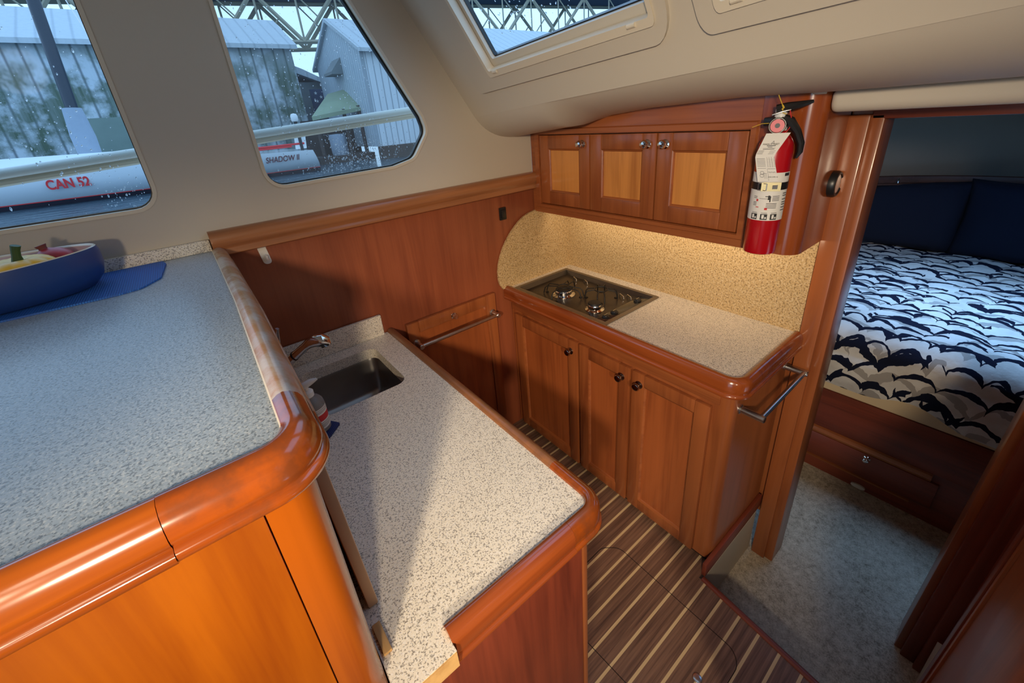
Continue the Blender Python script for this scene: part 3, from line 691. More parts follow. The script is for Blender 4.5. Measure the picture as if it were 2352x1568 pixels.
for k, h in enumerate((.022, .026, .030, .035, .068, .072, .077)): bm_lathe(bm, bc + Vector((0, 0, h)), (0, 0, 1), [(.0344, 0), (.0344, .0016)], 32, False)
emit('label_print', bm, 'inkgrey', lab)
lathe('pump_collar', bc + Vector((0, 0, .117)), (0, 0, 1), [(.0155, 0), (.0155, .014), (.012, .018), (.006, .019), (.005, .036)], 'white', sb)
bm = bmesh.new(); p0 = bc + Vector((0, 0, .150)); bm_tube(bm, [p0 + Vector((-.012, .003, -.002)), p0 + Vector((0, 0, .002)), p0 + Vector((.018, -.004, .009)), p0 + Vector((.032, -.008, .012))], [.008, .010, .008, .003], 12); emit('pump_head', bm, 'white', sb)
# board leaning on the bar unit
bm = bmesh.new(); bm_box(bm, .037, .055, .545, 1.0, ZC + .0005, 1.245, .003)
for v in bm.verts:
    v.co.x -= (v.co.z - ZC) * .036
    if v.co.y < .6 and v.co.z < ZC + .02: v.co.y += .012
props(emit('cutting_board', bm, 'tan'), 'tan board standing on edge against the bar unit above the lower counter', 'cutting board')
bm = bmesh.new(); bm_box(bm, .030, .044, .470, .525, ZC + .0003, ZC + .006, .001)
props(emit('wood_shim', bm, 'shim'), 'small strip of pale wood on the lower counter at the foot of the bar post', 'wood strip')
# hull-side cupboard door with towel bar
cup = thing('cupboard', (.80, YW, .12), 'wooden cupboard door in the corner below the windows with a steel rail in front', 'cupboard')
def door_port(y, x0, x1, z0, z1):
    bm = bmesh.new(); a = .055
    for (u0, u1, v0, v1) in ((x0, x0 + a, z0, z1), (x1 - a, x1, z0, z1), (x0 + a, x1 - a, z0, z0 + a), (x0 + a, x1 - a, z1 - a, z1)):
        bm_box(bm, u0 + .0002, u1 - .0002, y - .018, y + .004, v0 + .0002, v1 - .0002, .003)
    d = emit('door', bm, 'cherry_z', cup)
    box('panel', x0 + a - .002, x1 - a + .002, y - .008, y, z0 + a - .002, z1 - a + .002, 'panel_mid', d)
    return d
dp = door_port(YW, .575, 1.045, .12, .858)
lathe('knob', (.805, YW - .018, .822), (0, -1, 0), [(.0145, 0), (.0145, .003), (.008, .005), (.007, .010), (.012, .013), (.013, .018), (.011, .022), (0, .023)], 'chrome', dp, 16)
def towel_bar(name, p0, p1, off, r, label, up=0.0):
    p0, p1, off = Vector(p0), Vector(p1), Vector(off); t = thing(name, p0, label, 'towel rail', 'brushed steel towel rails')
    for p in (p0, p1):
        bm = bmesh.new(); d = off.normalized(); L = off.length
        bm_lathe(bm, p, d, [(.0165, 0), (.0165, .004), (.0115, .006), (.0115, L + .010), (.0095, L + .012), (0, L + .012)], 20); emit('post', bm, 'steel', t)
    tube('bar', [p0 + off, p1 + off], r, 'steel', t, 16); return t
towel_bar('towel_rail', (.605, YW - .018, .762), (1.018, YW - .018, .762), (0, -.046, 0), .0085, 'steel towel rail across the cupboard door below the windows')
# things on the hull-side panel
sw = thing('socket', (1.148, YW, 1.2), 'small black fitting on the wood panel left of the wall cupboards', 'socket')
box('plate', 1.128, 1.168, YW - .002, YW + .006, 1.196, 1.256, 'black', sw, .004); box('rocker', 1.135, 1.161, YW - .008, YW - .002, 1.205, 1.246, 'black', sw, .003)
hk = thing('hook', (.15, YW, 1.26), 'white plastic hook on the wood panel under the rail', 'hook')
bm = bmesh.new(); bm_prism(bm, [rpoly(rect(-.0125, .0125, -.036, .040), .011)], lambda u, v, h: Vector((.150 + u - v * .12, YW + .006 - h, 1.288 + v)), 0, .005); emit('plate', bm, 'white', hk)
bm = bmesh.new(); bm_tube(bm, [(.151, YW + .001, 1.285), (.153, YW - .006, 1.275), (.154, YW - .012, 1.270), (.153, YW - .016, 1.276), (.1525, YW - .017, 1.285)], .0042, 8); emit('prong', bm, 'white', hk)

# ================================================================== STOVE SIDE
sc = thing('stove_cabinet', (1.36, 1.0, 0), 'cherry base cabinet with three panelled doors under the cooktop', 'cabinet')
prism('carcass', [[(1.153, 1.56), (1.153, .462)] + [(p[0], p[1]) for p in arc((1.183, .462), .030, 180, 270, 8)] + [(1.566, .432), (1.566, .47), (1.58, .47), (1.58, 1.56)]], FXY, .022, .80, 'cherry_z', sc)
box('plinth', 1.165, 1.56, .450, 1.56, .0, .024, 'gap', sc)
box('frieze', 1.148, 1.156, .475, 1.555, .735, .795, 'cherry_y', sc, .002)
box('base_moulding', 1.10, 1.565, .416, .432, .0, .062, 'mahog_x', sc, .003)
door_front(sc, 1.092, 1.520, .030, .722, 1.136, (1.130, .667)); door_front(sc, .814, 1.078, .030, .722, 1.136, (.853, .669), fw=.052); door_front(sc, .497, .800, .030, .722, 1.136, (.770, .671), fw=.052)
st = thing('stove_worktop', (1.36, 1.0, .80), 'beige speckled counter beside the cooktop with a polished red wood edge', 'countertop')
si = [(1.141, 1.563)] + arc((1.176, .463), .035, 180, 270, 10) + [(1.558, .428)]
hole = rect(1.165, 1.503, .957, 1.512)
prism('surface', [si + [(1.584, .428), (1.584, 1.563)], hole], FXY, .815, ZC, 'counter', st, 20)
sweep('wood_trim', si, [(d * .95, h) for d, h in lp], ZC, 'gloss_y', st)
wing = [(1.142, ZC)] + [(x, z) for x, z in ((1.078, .895), (1.083, .952), (1.104, 1.024), (1.143, 1.091), (1.203, 1.153), (1.262, 1.189), (1.335, 1.209))] + [(1.582, 1.21), (1.582, ZC)]
prism('backsplash', [[(1.104, ZC), (1.086, .885), (1.081, .915), (1.082, .952), (1.090, .99), (1.104, 1.026), (1.122, 1.060), (1.145, 1.092), (1.173, 1.124), (1.203, 1.150), (1.234, 1.173), (1.264, 1.189), (1.30, 1.201), (1.34, 1.208), (1.584, 1.21), (1.584, ZC)]], FXZ, YW - .010, YW, 'splash', st, 40)
box('backsplash', 1.574, XB, .418, YW - .010, ZC, 1.24, 'splash', st)
# cooktop
ck = thing('cooktop', (1.33, 1.235, ZC), 'two-burner stainless cooktop sunk in the beige counter', 'cooktop')
prism('rim', [rpoly(rect(1.145, 1.515, .945, 1.524), .006, 3), rect(1.170, 1.498, .965, 1.507)], FXY, ZC + .0003, ZC + .004, 'rim', ck)
bm = bmesh.new(); o_ = rect(1.170, 1.498, .965, 1.507); i_ = rect(1.180, 1.488, .975, 1.497)
A = [bm.verts.new((*p, ZC + .003)) for p in o_]; B = [bm.verts.new((*p, ZC - .018)) for p in i_]
for k in range(4): bm.faces.new((A[k], A[(k + 1) % 4], B[(k + 1) % 4], B[k]))
bm.faces.new(B); emit('tray', bm, 'tray', ck)
cp = box('control_strip', 1.182, 1.486, .976, 1.022, ZC - .018, ZC - .004, 'glassblack', ck, .002)
for xx in (1.215, 1.27, 1.43): 
    k_ = lathe('knob', (xx, .999, ZC - .004), (0, 0, 1), [(.017, 0), (.017, .004), (.014, .006), (.012, .010), (0, .011)], 'black', ck, 20)
    box('pointer', xx - .010, xx + .010, .9975, 1.0005, ZC + .0065, ZC + .0095, 'steel', k_)
def burner(x, y, r):
    b = lathe('burner', (x, y, ZC - .0175), (0, 0, 1), [(r * 1.45, 0), (r * 1.45, .003), (r * 1.2, .006), (r * 1.05, .008), (r * 1.05, .022), (r, .024), (r * .98, .026)], 'chrome', ck, 32)
    lathe('cap', (x, y, ZC + .0085), (0, 0, 1), [(r * .99, 0), (r, .004), (r * .9, .008), (r * .5, .0095), (0, .010)], 'iron', b, 32)
    return b
burner(1.285, 1.315, .038); burner(1.262, 1.100, .029)
def support(x, y, R0, R1, rot, names='pan_support'):
    bm = bmesh.new()
    for k in range(4):
        a = rot + k * PI / 2; d = Vector((math.cos(a), math.sin(a), 0)); c = Vector((x, y, ZC)); n_ = Vector((-d.y, d.x, 0))
        for sgn in (-1, 1):
            o = n_ * (.016 * sgn)
            bm_tube(bm, [c + d * R1 + o + Vector((0, 0, -.016)), c + d * R1 * .92 + o + Vector((0, 0, .012)), c + d * R1 * .82 + o + Vector((0, 0, .022)), c + d * R0 + o * .6 + Vector((0, 0, .026))], .0026, 8)
        bm_tube(bm, [c + d * R0 - n_ * .0096 + Vector((0, 0, .026)), c + d * R0 + n_ * .0096 + Vector((0, 0, .026))], .0026, 8)
        bm_box(bm, *(lambda p: (p.x - .006, p.x + .006, p.y - .006, p.y + .006, p.z - .0015, p.z + .0015))(c + d * R1 * .9 + Vector((0, 0, -.0155))))
    bm_tube(bm, [Vector((x + R0 * math.cos(q * PI / 12), y + R0 * math.sin(q * PI / 12), ZC + .0255)) for q in range(25)], .0026, 8, False)
    emit(names, bm, 'iron', ck, 50)
support(1.285, 1.315, .026, .098, .35); support(1.375, 1.16, .03, .075, .7)
for p in ((1.452, 1.40), (1.458, 1.33), (1.435, 1.09), (1.45, 1.06)):
    bm = bmesh.new(); bm_tube(bm, [(p[0] - .01, p[1] - .02, ZC - .016), (p[0] - .006, p[1] - .014, ZC - .004), (p[0] + .006, p[1] + .012, ZC - .004), (p[0] + .01, p[1] + .02, ZC - .016)], .0028, 8)
    emit('lid_clip', bm, 'chrome', ck)
towel_bar('towel_rail', (1.200, .432, .720), (1.545, .432, .722), (0, -.064, 0), .0085, 'steel towel rail on the narrow end of the stove cabinet by the doorway')
# wall cupboards
XU, ZU = 1.344, 1.203
up = thing('overhead_cupboard', (1.46, 1.0, ZU), 'cherry wall cupboard with three honey-panelled doors and a rounded end', 'cabinet')
cor = [(XU + .008, .460)] + arc((XU + .056, .458), .048, 180, 270, 12) + [(XB - .001, .410)]
prism('carcass', [[(XU + .022, 1.563), (XU + .022, .5565), (XU + .0, .5565), (XU + .0, .550), (XU + .0, .460)] + arc((XU + .048, .458), .048, 180, 270, 14) + [(XB - .001, .410), (XB - .012, .410), (XB - .012, 1.563)]], FXY, ZU, 1.72, 'gloss_z', up)
prism('bottom_board', [[(XU + .002, 1.562), (XU + .002, .47), (XU + .03, .44), (XB - .012, .43), (XB - .012, 1.562)]], FXY, ZU + .001, ZU + .012, 'cherry_y', up)
fr_ = [(YA, ZA) for YA, ZA in rect(.556, 1.563, ZU, 1.70)]
prism('face_frame', [fr_, rect(.582, 1.508, 1.2465, 1.5575)], FYZ, XU, XU + .010, 'cherry_y', up)
bm = bmesh.new()
o_ = rect(.560, 1.535, 1.228, 1.582); i_ = rect(.5825, 1.508, 1.2468, 1.5572)
A = [bm.verts.new((XU - .0005, *p)) for p in o_]; A2 = [bm.verts.new((XU - .007, p[0] + (.004 if p[0] < 1 else -.004), p[1] + (.004 if p[1] < 1.4 else -.004))) for p in o_]
B = [bm.verts.new((XU - .006, *p)) for p in [(q[0] - (.003 if q[0] < 1 else -.003), q[1] - (.003 if q[1] < 1.4 else -.003)) for q in i_]]; B2 = [bm.verts.new((XU + .004, *p)) for p in i_]
for k in range(4):
    q = (k + 1) % 4
    for U, V in ((A, A2), (A2, B), (B, B2)): bm.faces.new((U[k], U[q], V[q], V[k]))
emit('moulding', bm, 'cherry_y', up, 30)
box('recess', XU + .0185, XU + .021, .583, 1.507, 1.247, 1.557, 'gap', up)
for (a, b, kn, kp) in ((1.2025, 1.504, 1.241, 0), (.892, 1.1975, .930, 0), (.5860, .887, .858, 0)):
    door_front(up, a, b, 1.250, 1.5545, XU, (kn, 1.518), pan='panel_light', fw=.057, kmat='chrome', th=.018)
rf = thing('round_fitting', (1.535, .410, 1.386), 'round black ringed fitting on the end of the wall cupboard', 'fitting')
lathe('ring', (1.535, .4098, 1.386), (0, -1, 0), [(.039, 0), (.039, .012), (.035, .018), (.030, .019), (.028, .015)], 'black', rf, 32, False)
lathe('disc', (1.535, .4098, 1.386), (0, -1, 0), [(.029, .0), (.029, .0155), (.022, .0165), (0, .0165)], 'steel', rf, 28)

# ================================================================== FIRE EXTINGUISHER
EX, EY, EZ, ER = 1.288, .487, 1.222, .0425
fe = thing('fire_extinguisher', (EX, EY, EZ), 'red fire extinguisher with a paper tag strapped to the rounded end of the wall cupboard', 'fire extinguisher')
cyl = lathe('cylinder', (EX, EY, EZ), (0, 0, 1), [(.036, 0), (.041, .003), (ER, .010), (ER, .285), (.040, .305), (.032, .320), (.020, .330), (.016, .338)], 'red', fe, 48)
def wrap(name, z0, z1, mat, par, a0=150, a1=390, r=ER + .0004, n=24):
    bm = bmesh.new(); P = [(EX + r * math.cos(math.radians(a0 + (a1 - a0) * k / n)), EY + r * math.sin(math.radians(a0 + (a1 - a0) * k / n))) for k in range(n + 1)]
    lo = [bm.verts.new((*p, z0)) for p in P]; hi = [bm.verts.new((*p, z1)) for p in P]
    for k in range(n): bm.faces.new((lo[k], lo[k + 1], hi[k + 1], hi[k]))
    return emit(name, bm, mat, par, 60)
lb = wrap('extinguisher_label', EZ + .102, EZ + .232, 'paper', cyl, 60, 420, n=48)
# view direction of the label
VA = math.degrees(math.atan2(0 - EY, 0 - EX)) % 360
def patch(bm, ang, z, w, h, r=ER + .0008):
    n = max(1, int(w / .006)); da = math.degrees(w / r)
    P = [(EX + r * math.cos(math.radians(ang + da * (k / n - .5))), EY + r * math.sin(math.radians(ang + da * (k / n - .5)))) for k in range(n + 1)]
    lo = [bm.verts.new((*p, EZ + z - h / 2)) for p in P]; hi = [bm.verts.new((*p, EZ + z + h / 2)) for p in P]
    for k in range(n): bm.faces.new((lo[k], lo[k + 1], hi[k + 1], hi[k]))
bm = bmesh.new()
for k, dx in enumerate((-.027, -.002, .022)): patch(bm, VA + math.degrees(dx / ER), .1125, .017, .016)
for dz in (.170, .166, .162, .158): patch(bm, VA + math.degrees(.021 / ER), dz, .018, .0014)
for dz in (.150, .146, .142, .138): patch(bm, VA + math.degrees(.012 / ER), dz, .026, .0014)
for dz in (.168, .164, .152, .148, .144): patch(bm, VA + math.degrees(-.030 / ER), dz, .010, .0014)
for dz in (.176, .170, .160, .152, .146, .138, .130): patch(bm, VA + math.degrees(.048 / ER), dz, .018, .0022)
for dx in (-.027, -.002, .022): patch(bm, VA + math.degrees(dx / ER), .1235, .015, .0012)
patch(bm, VA + math.degrees(.004 / ER), .166, .005, .012); patch(bm, VA + math.degrees(.007 / ER), .162, .003, .016); patch(bm, VA + math.degrees(-.001 / ER), .169, .008, .002)
patch(bm, VA + math.degrees(.044 / ER), .226, .018, .008); patch(bm, VA + math.degrees(-.008 / ER), .163, .022, .0009)
emit('label_print', bm, 'ink', lb)
bm = bmesh.new()
for dx in (-.027, -.002, .022):
    patch(bm, VA + math.degrees((dx - .002) / ER), .113, .006, .011, ER + .0012); patch(bm, VA + math.degrees((dx + .0045) / ER), .110, .004, .005, ER + .0012)
emit('label_print', bm, 'paper', lb)
bm = bmesh.new(); patch(bm, VA + math.degrees(-.024 / ER), .158, .005, .006); patch(bm, VA + math.degrees(.0 / ER), .135, .007, .006); patch(bm, VA + math.degrees(-.022 / ER), .139, .008, .002); emit('label_print', bm, 'redink', lb)
stp = wrap('strap', EZ + .186, EZ + .206, 'black', fe, 60, 420, ER + .0016, 48)
bkl = bmesh.new()
def wrapbox(bm, dx, z, w, h, r0, r1):
    for s in range(1):
        a = math.radians(VA) + dx / ER; n = Vector((math.cos(a), math.sin(a), 0)); t = Vector((-n.y, n.x, 0)); c = Vector((EX, EY, EZ + z))
        vs = [bm.verts.new(c + n * r + t * (w * u) + Vector((0, 0, h * v))) for r in (r0, r1) for u, v in ((-.5, -.5), (.5, -.5), (.5, .5), (-.5, .5))]
        for f_ in ((0, 1, 2, 3), (4, 5, 6, 7), (0, 1, 5, 4), (1, 2, 6, 5), (2, 3, 7, 6), (3, 0, 4, 7)): bm.faces.new([vs[i] for i in f_])
wrapbox(bkl, .004, .196, .046, .023, ER + .002, ER + .0045); bk = emit('buckle', bkl, 'gold', stp)
bm = bmesh.new(); wrapbox(bm, -.014, .205, .018, .0022, ER + .004, ER + .008); wrapbox(bm, -.014, .187, .018, .0022, ER + .004, ER + .008); wrapbox(bm, -.023, .196, .0022, .02, ER + .004, ER + .008); wrapbox(bm, -.005, .196, .0022, .02, ER + .004, ER + .008); wrapbox(bm, .012, .196, .012, .011, ER + .004, ER + .007)
emit('buckle_frame', bm, 'steel', stp)
nz = EZ + .336
lathe('valve', (EX, EY, nz), (0, 0, 1), [(.019, 0), (.019, .014), (.014, .018), (.014, .052), (.011, .056), (0, .056)], 'white', fe)
box('valve_block', EX - .013, EX + .013, EY - .012, EY + .036, nz + .012, nz + .034, 'black', fe, .003)
# view-facing axes
vd = Vector((-EX, -EY, 0)).normalized(); sd = Vector((-vd.y, vd.x, 0))      # sd points to the right in the picture
ctr = Vector((EX, EY, 0))
def P3(s, f, z): return ctr + sd * s + vd * f + Vector((0, 0, z))
bm = bmesh.new(); bm_tube(bm, [P3(-.012, .006, nz + .052), P3(.012, .006, nz + .056), P3(.040, .002, nz + .060), P3(.066, -.004, nz + .066)], [.012, .012, .009, .004], 8); emit('lever', bm, 'black', fe)
bm = bmesh.new(); bm_tube(bm, [P3(.006, .008, nz + .030), P3(.022, .006, nz + .022), P3(.042, .002, nz - .004), P3(.055, -.002, nz - .034), P3(.056, -.003, nz - .056), P3(.050, -.003, nz - .072)], [.012, .013, .010, .009, .0075, .003], 10); emit('handle', bm, 'black', fe)
g_ = lathe('gauge', P3(-.004, .012, nz + .012), vd + Vector((0, 0, .1)), [(.021, 0), (.021, .010), (.0195, .014), (.0175, .014), (.0175, .0125)], 'black', fe, 32, False)
lathe('dial', P3(-.004, .012, nz + .012), vd + Vector((0, 0, .1)), [(.0160, .0), (.0160, .0138), (0, .0138)], 'gauge', g_, 32)
lathe('needle_hub', P3(-.004, .0255, nz + .0135), vd, [(.006, 0), (.006, .0008), (0, .0008)], 'inkgrey', g_, 12)
tube('pull_pin', [P3(-.020, .016, nz + .040), P3(0, .018, nz + .046), P3(.020, .014, nz + .050)], .0022, 'steel', fe, 8)
bm = bmesh.new(); bm_tube(bm, [P3(.018, .014, nz + .050), P3(.024, .014, nz + .030), P3(.024, .013, nz + .006), P3(.016, .014, nz - .006)], .0012, 6); emit('safety_tie', bm, 'redink', fe)
tw = bmesh.new(); bm_tube(tw, [P3(-.018, .005, nz + .102), P3(-.010, .010, nz + .082), P3(-.002, .014, nz + .066), P3(.001, .016, nz + .060), P3(.003, .017, nz + .044), P3(.012, .016, nz + .040)], .0011, 6)
bm_tube(tw, [P3(.0, .0165, nz + .062), P3(.004, .017, nz + .056), P3(.0, .0165, nz + .052)], .0022, 6)
bm_tube(tw, [P3(-.020, .016, nz + .020), P3(-.040, .020, nz + .020), P3(-.062, .022, nz + .012)], .0008, 6); emit('twine', tw, 'twine', fe)
# hanging paper tag, folded
def tagpt(u, v):
    """u 0..1 across, v metres down from the top edge"""
    w = .054
    if v < .060: s0, s1, f = -.026 - v * .28, .028 - v * .46, .036 + v * .40; 
    else:
        q = v - .060; s0, s1, f = -.0428 + q * .20, .0004 + q * .26, .0572 - q * .10 if q < .0 else .0572 - q * .12
    f = min(f, .060); z = nz - .004 - v * (.86 if v < .06 else .95)
    return P3(s0 + (s1 - s0) * u, f, z)
def tagsurf(name, u0, u1, v0, v1, mat, par, d=0.0, n=8):
    bm = bmesh.new(); V = [[bm.verts.new(tagpt(u0 + (u1 - u0) * i / 3, v0 + (v1 - v0) * j / n) + vd * d + Vector((0, 0, d * .5))) for j in range(n + 1)] for i in range(4)]
    for i in range(3):
        for j in range(n): bm.faces.new((V[i][j], V[i + 1][j], V[i + 1][j + 1], V[i][j + 1]))
    return bm
tg = emit('inspection_tag', tagsurf('t', 0, 1, 0, .128, 'paper', None, 0, 32), 'paper', fe, 20)
bm = bmesh.new()
def tl(u0, u1, v, h=.0009):
    b2 = tagsurf('t', u0, u1, v, v + h, None, None, .0005, 1); me = bpy.data.meshes.new('tmp'); b2.to_mesh(me); b2.free(); bm.from_mesh(me); bpy.data.meshes.remove(me)
tl(.32, .74, .0335, .0022); tl(.40, .62, .0375, .0016); tl(.2, .8, .0405, .0007); tl(.22, .78, .043, .0016)
for v in (.0475, .0505, .0535, .0565): tl(.03, .33, v, .0009); tl(.62, .9, v + .0005, .0006)
for v in (.064, .068, .072, .076, .080, .084): tl(.06, .5, v, .0011); tl(.62, .97, v + .002, .0004)
for u in (.60, .72, .84, .97): tl(u, u + .012, .060, .028)
tl(.58, .97, .0915, .001); tl(.06, .5, .0905, .0008); tl(.56, .572, .092, .034)
for k in range(8): tl(.60 + k * .046, .62 + k * .046, .100 + (k % 3) * .0005, .003)
for a_ in range(10): 
    th = a_ * 2 * PI / 10; tl(.25 + .09 * math.cos(th), .30 + .09 * math.cos(th), .103 + .0045 * math.sin(th), .0012); tl(.22 + .09 * math.cos(th), .27 + .09 * math.cos(th), .111 + .0045 * math.sin(th), .0012)
tl(.30, .5, .105, .0008); tl(.36, .37, .106, .014); tl(.42, .43, .106, .014); tl(.48, .49, .106, .014)
emit('tag_print', bm, 'inkgrey', tg, 0)
def tagtext(body, u, v, size):
    p = tagpt(u, v) + vd * .0008 + Vector((0, 0, .0003)); ex_ = (tagpt(1, v) - tagpt(0, v)).normalized(); dn = (tagpt(u, v + .003) - tagpt(u, v - .003)).normalized(); ey_ = -(dn - ex_ * dn.dot(ex_)).normalized(); ez_ = ex_.cross(ey_)
    o = text('tag_writing', body, p, (0, 0, 0), size, 'ink', tg, 0.0002); o.rotation_euler = Matrix((ex_, ey_, ez_)).transposed().to_euler(); return o
tagtext('MAIN STREET', .5, .0325, .0062); tagtext('2026 APR 10', .78, .1165, .0042)
b3 = bmesh.new()
for (ua, va, ub, vb) in ((.47, .028, .52, .021), (.52, .021, .58, .028), (.47, .028, .58, .028)):
    A_, B_ = tagpt(ua, va) + vd * .0008, tagpt(ub, vb) + vd * .0008; bm_tube(b3, [A_, B_], .0005, 6)
emit('tag_emblem', b3, 'inkgrey', tg)

# ================================================================== RIGHT-HAND LOCKER
lk = thing('locker', (.95, -.3, 0), 'orange-brown varnished locker end with a moulded edge at the near right of the doorway', 'locker')
LK = lambda z: -.1445 - .031 * (z - .0)
def leanbox(name, x0, x1, y0, y1, z0, z1, mat, bev=.003):
    bm = bmesh.new(); bm_box(bm, x0, x1, y0, y1, z0, z1, bev)
    for v in bm.verts: v.co.y += LK(v.co.z)
    return emit(name, bm, mat, lk)
leanbox('carcass', .55, 1.19, -.40, -.006, .0, .98, 'cherry_z'); leanbox('side_panel', .56, 1.150, -.006, .0, .03, .96, 'cherry_z', .001)
leanbox('edge_moulding', 1.150, 1.20, -.02, .006, .0, .98, 'cherry_z', .005); leanbox('edge_moulding', 1.165, 1.20, .004, .010, .0, .98, 'mahog_z', .002)

# ================================================================== SLEEPING CABIN
XQ = 2.295
structure(prism('wall_cabin_left', [rect(1.62, 4.5, ZP, 1.8)], FXZ, 1.25, 1.30, 'greyliner')); structure(prism('wall_cabin_right', [rect(1.62, 4.5, ZP, 1.8)], FXZ, -1.30, -1.25, 'greyliner'))
def headwall(s, t):
    Y = -1.25 + 2.5 * s; return Vector((4.36 - .55 * (Y - .1) ** 2 - .10 * t, Y, ZP + 2.05 * t))
structure(grid_surface('wall_cabin_head', headwall, 24, 6, 'greyliner'))
HT = rect(2.45, 3.35, -.42, .62)
structure(prism('ceiling_cabin', [rect(1.60, 4.6, -1.3, 1.3), HT], FXY, 1.72, 1.78, 'greyliner'))
hat = thing('deck_hatch', (2.9, .1, 1.72), 'clear deck hatch in the cabin ceiling above the bed', 'hatch')
prism('hatch_frame', [[(a, b) for a, b in rect(2.41, 3.39, -.46, .66)], rect(2.47, 3.33, -.40, .60)], FXY, 1.70, 1.72, 'steel', hat); prism('lens', [rect(2.44, 3.36, -.43, .63)], FXY, 1.782, 1.792, 'hatchlens', hat)
bed = thing('berth', (3.1, .1, ZP), 'dark wooden bed base with a drawer and moulding facing the cabin doorway', 'bed')
prism('base', [[(XQ + .006, -1.2)] + [(4.12 - .50 * (y - .1) ** 2, y) for y in [-1.2 + 2.4 * k / 16 for k in range(17)]] + [(XQ + .006, 1.2)]], FXY, ZP, .222, 'mahog_y', bed)
box('front_panel', XQ - .0, XQ + .008, -1.2, 1.2, -.005, .222, 'mahog_y', bed, .001)
dr = box('drawer_front', XQ - .008, XQ + .008, -.05, .60, -.195, -.050, 'mahog_y', bed, .003); knob(dr, (XQ - .008, .208, -.072), (-1, 0, 0), 'chrome', .014)
bm = bmesh.new(); sec = [(0, -.048), (.010, -.044), (.016, -.030), (.010, -.020), (.010, -.012), (.0, -.006)]
bm_prism(bm, [sec], lambda u, v, h: Vector((XQ - u, h, v)), -.02, .70); emit('moulding', bm, 'cherry_y', bed)
bm = bmesh.new(); bm_prism(bm, [[(0, -.212), (.010, -.209), (.012, -.200), (0, -.196)]], lambda u, v, h: Vector((XQ - u, h, v)), .02, .70); emit('moulding', bm, 'cherry_y', bed)
lt = thing('courtesy_light', (XQ, .207, ZP), 'small white oval light low on the bed base above the carpet', 'light')
bm = bmesh.new(); bm_prism(bm, [[(.030 * math.cos(2 * PI * k / 24), .0115 * math.sin(2 * PI * k / 24)) for k in range(24)]], lambda u, v, h: Vector((XQ - h, .207 + u, -.266 + v)), -.004, .006); emit('lens', bm, 'bead', lt)
mt = thing('mattress', (3.1, .1, .222), 'deep mattress with a cream under-sheet on the wooden bed base', 'mattress')
def qpt(s, t):
    """quilt: s across (Y), t along from the hanging front edge over the roll to the head"""
    Y = -1.15 + 2.3 * s; L = t * 2.15; r = .12
    wob = .006 * math.sin(Y * 9 + L * 7) + .005 * math.sin(Y * 17 - L * 11)
    zt = .572 + wob; zb = .246 + .010 * math.sin(Y * 6)
    h = zt - r - zb
    if L < h: p = Vector((XQ + .012 - .022 * math.sin(PI * L / h * .9) + wob * 1.2, Y, zb + L))
    elif L < h + r * PI / 2:
        a = (L - h) / r; p = Vector((XQ + .012 + r - r * math.cos(a), Y, zt - r + r * math.sin(a)))
    else: p = Vector((min(XQ + .012 + r + (L - h - r * PI / 2), 4.10 - .50 * (Y - .1) ** 2 - .02 * (2.15 - L)), Y, zt - .012 * min(1, (L - h - r * PI / 2))))
    return p
prism('core', [[(XQ + .05, -1.14)] + [(4.08 - .50 * (y - .1) ** 2, y) for y in [-1.14 + 2.28 * k / 16 for k in range(17)]] + [(XQ + .05, 1.14)]], FXY, .223, .53, 'linen', mt)
bm = bmesh.new(); bm_prism(bm, [rpoly([(XQ + .004, .223), (XQ + .09, .223), (XQ + .09, .30), (XQ + .012, .30)], .006)], lambda u, v, h: Vector((u, h, v)), -1.14, 1.14); emit('under_sheet', bm, 'linen', mt)
ql = grid_surface('quilt', qpt, 60, 110, 'quilt', None, uv=lambda a, b: (2.3 * a * -1, b * 2.15)); props(ql, 'white quilt with navy brush-stroke clouds covering the bed', 'quilt')
def pillow(cx, cy, cz, w, h, d, tilt, yaw, label):
    bm = bmesh.new(); n, m_ = 22, 16; V = {}
    T = Matrix.Translation((cx, cy, cz)) @ Matrix.Rotation(math.radians(yaw), 4, 'Z') @ Matrix.Rotation(math.radians(tilt), 4, 'Y')
    for sgn in (-1, 1):
        for i in range(n + 1):
            for j in range(m_ + 1):
                u, v = i / n * 2 - 1, j / m_ * 2 - 1
                if sgn == 1 and (abs(u) == 1 or abs(v) == 1): V[sgn, i, j] = V[-1, i, j]; continue
                pin = 1 - .06 * (abs(u * v)) ** 0 * (1 - max(abs(u), abs(v))) 
                prof = (1 - u ** 4) ** .6 * (1 - v ** 4) ** .6
                x = sgn * d / 2 * prof + .004 * math.sin(9 * u + 3 * v)
                yy = w / 2 * u * (1 - .05 * (1 - abs(v)) * 0) * (1 - .06 * (1 - v * v) * 0 - .05 * (1 - abs(u)) * 0) - w * .03 * math.copysign(1, u) * (1 - v * v) * (abs(u) ** 6)
                zz = h / 2 * v - h * .04 * math.copysign(1, v) * (1 - u * u) * (abs(v) ** 6)
                V[sgn, i, j] = bm.verts.new(T @ Vector((x, yy, zz)))
    for sgn in (-1, 1):
        for i in range(n):
            for j in range(m_):
                f = [V[sgn, i, j], V[sgn, i + 1, j], V[sgn, i + 1, j + 1], V[sgn, i, j + 1]]
                try: bm.faces.new(f)
                except ValueError: pass
    o = emit('pillow', bm, 'pillow', None, 180); return props(o, label, 'pillow', 'navy pillows')
pillow(4.00, .640, .775, .72, .50, .20, 12, 6, 'navy pillow at the head of the bed next to the left door jamb')
pillow(3.98, -.050, .785, .76, .52, .20, 13, -5, 'navy pillow at the head of the bed farther from the left door jamb')
sh = thing('head_shelf', (4.2, .1, .97), 'dark curved wooden shelf edge behind the navy pillows', 'shelf')
def shelfp(dx): return [(4.17 + dx - .50 * (y - .1) ** 2, y) for y in [1.2 - 2.4 * k / 20 for k in range(21)]]
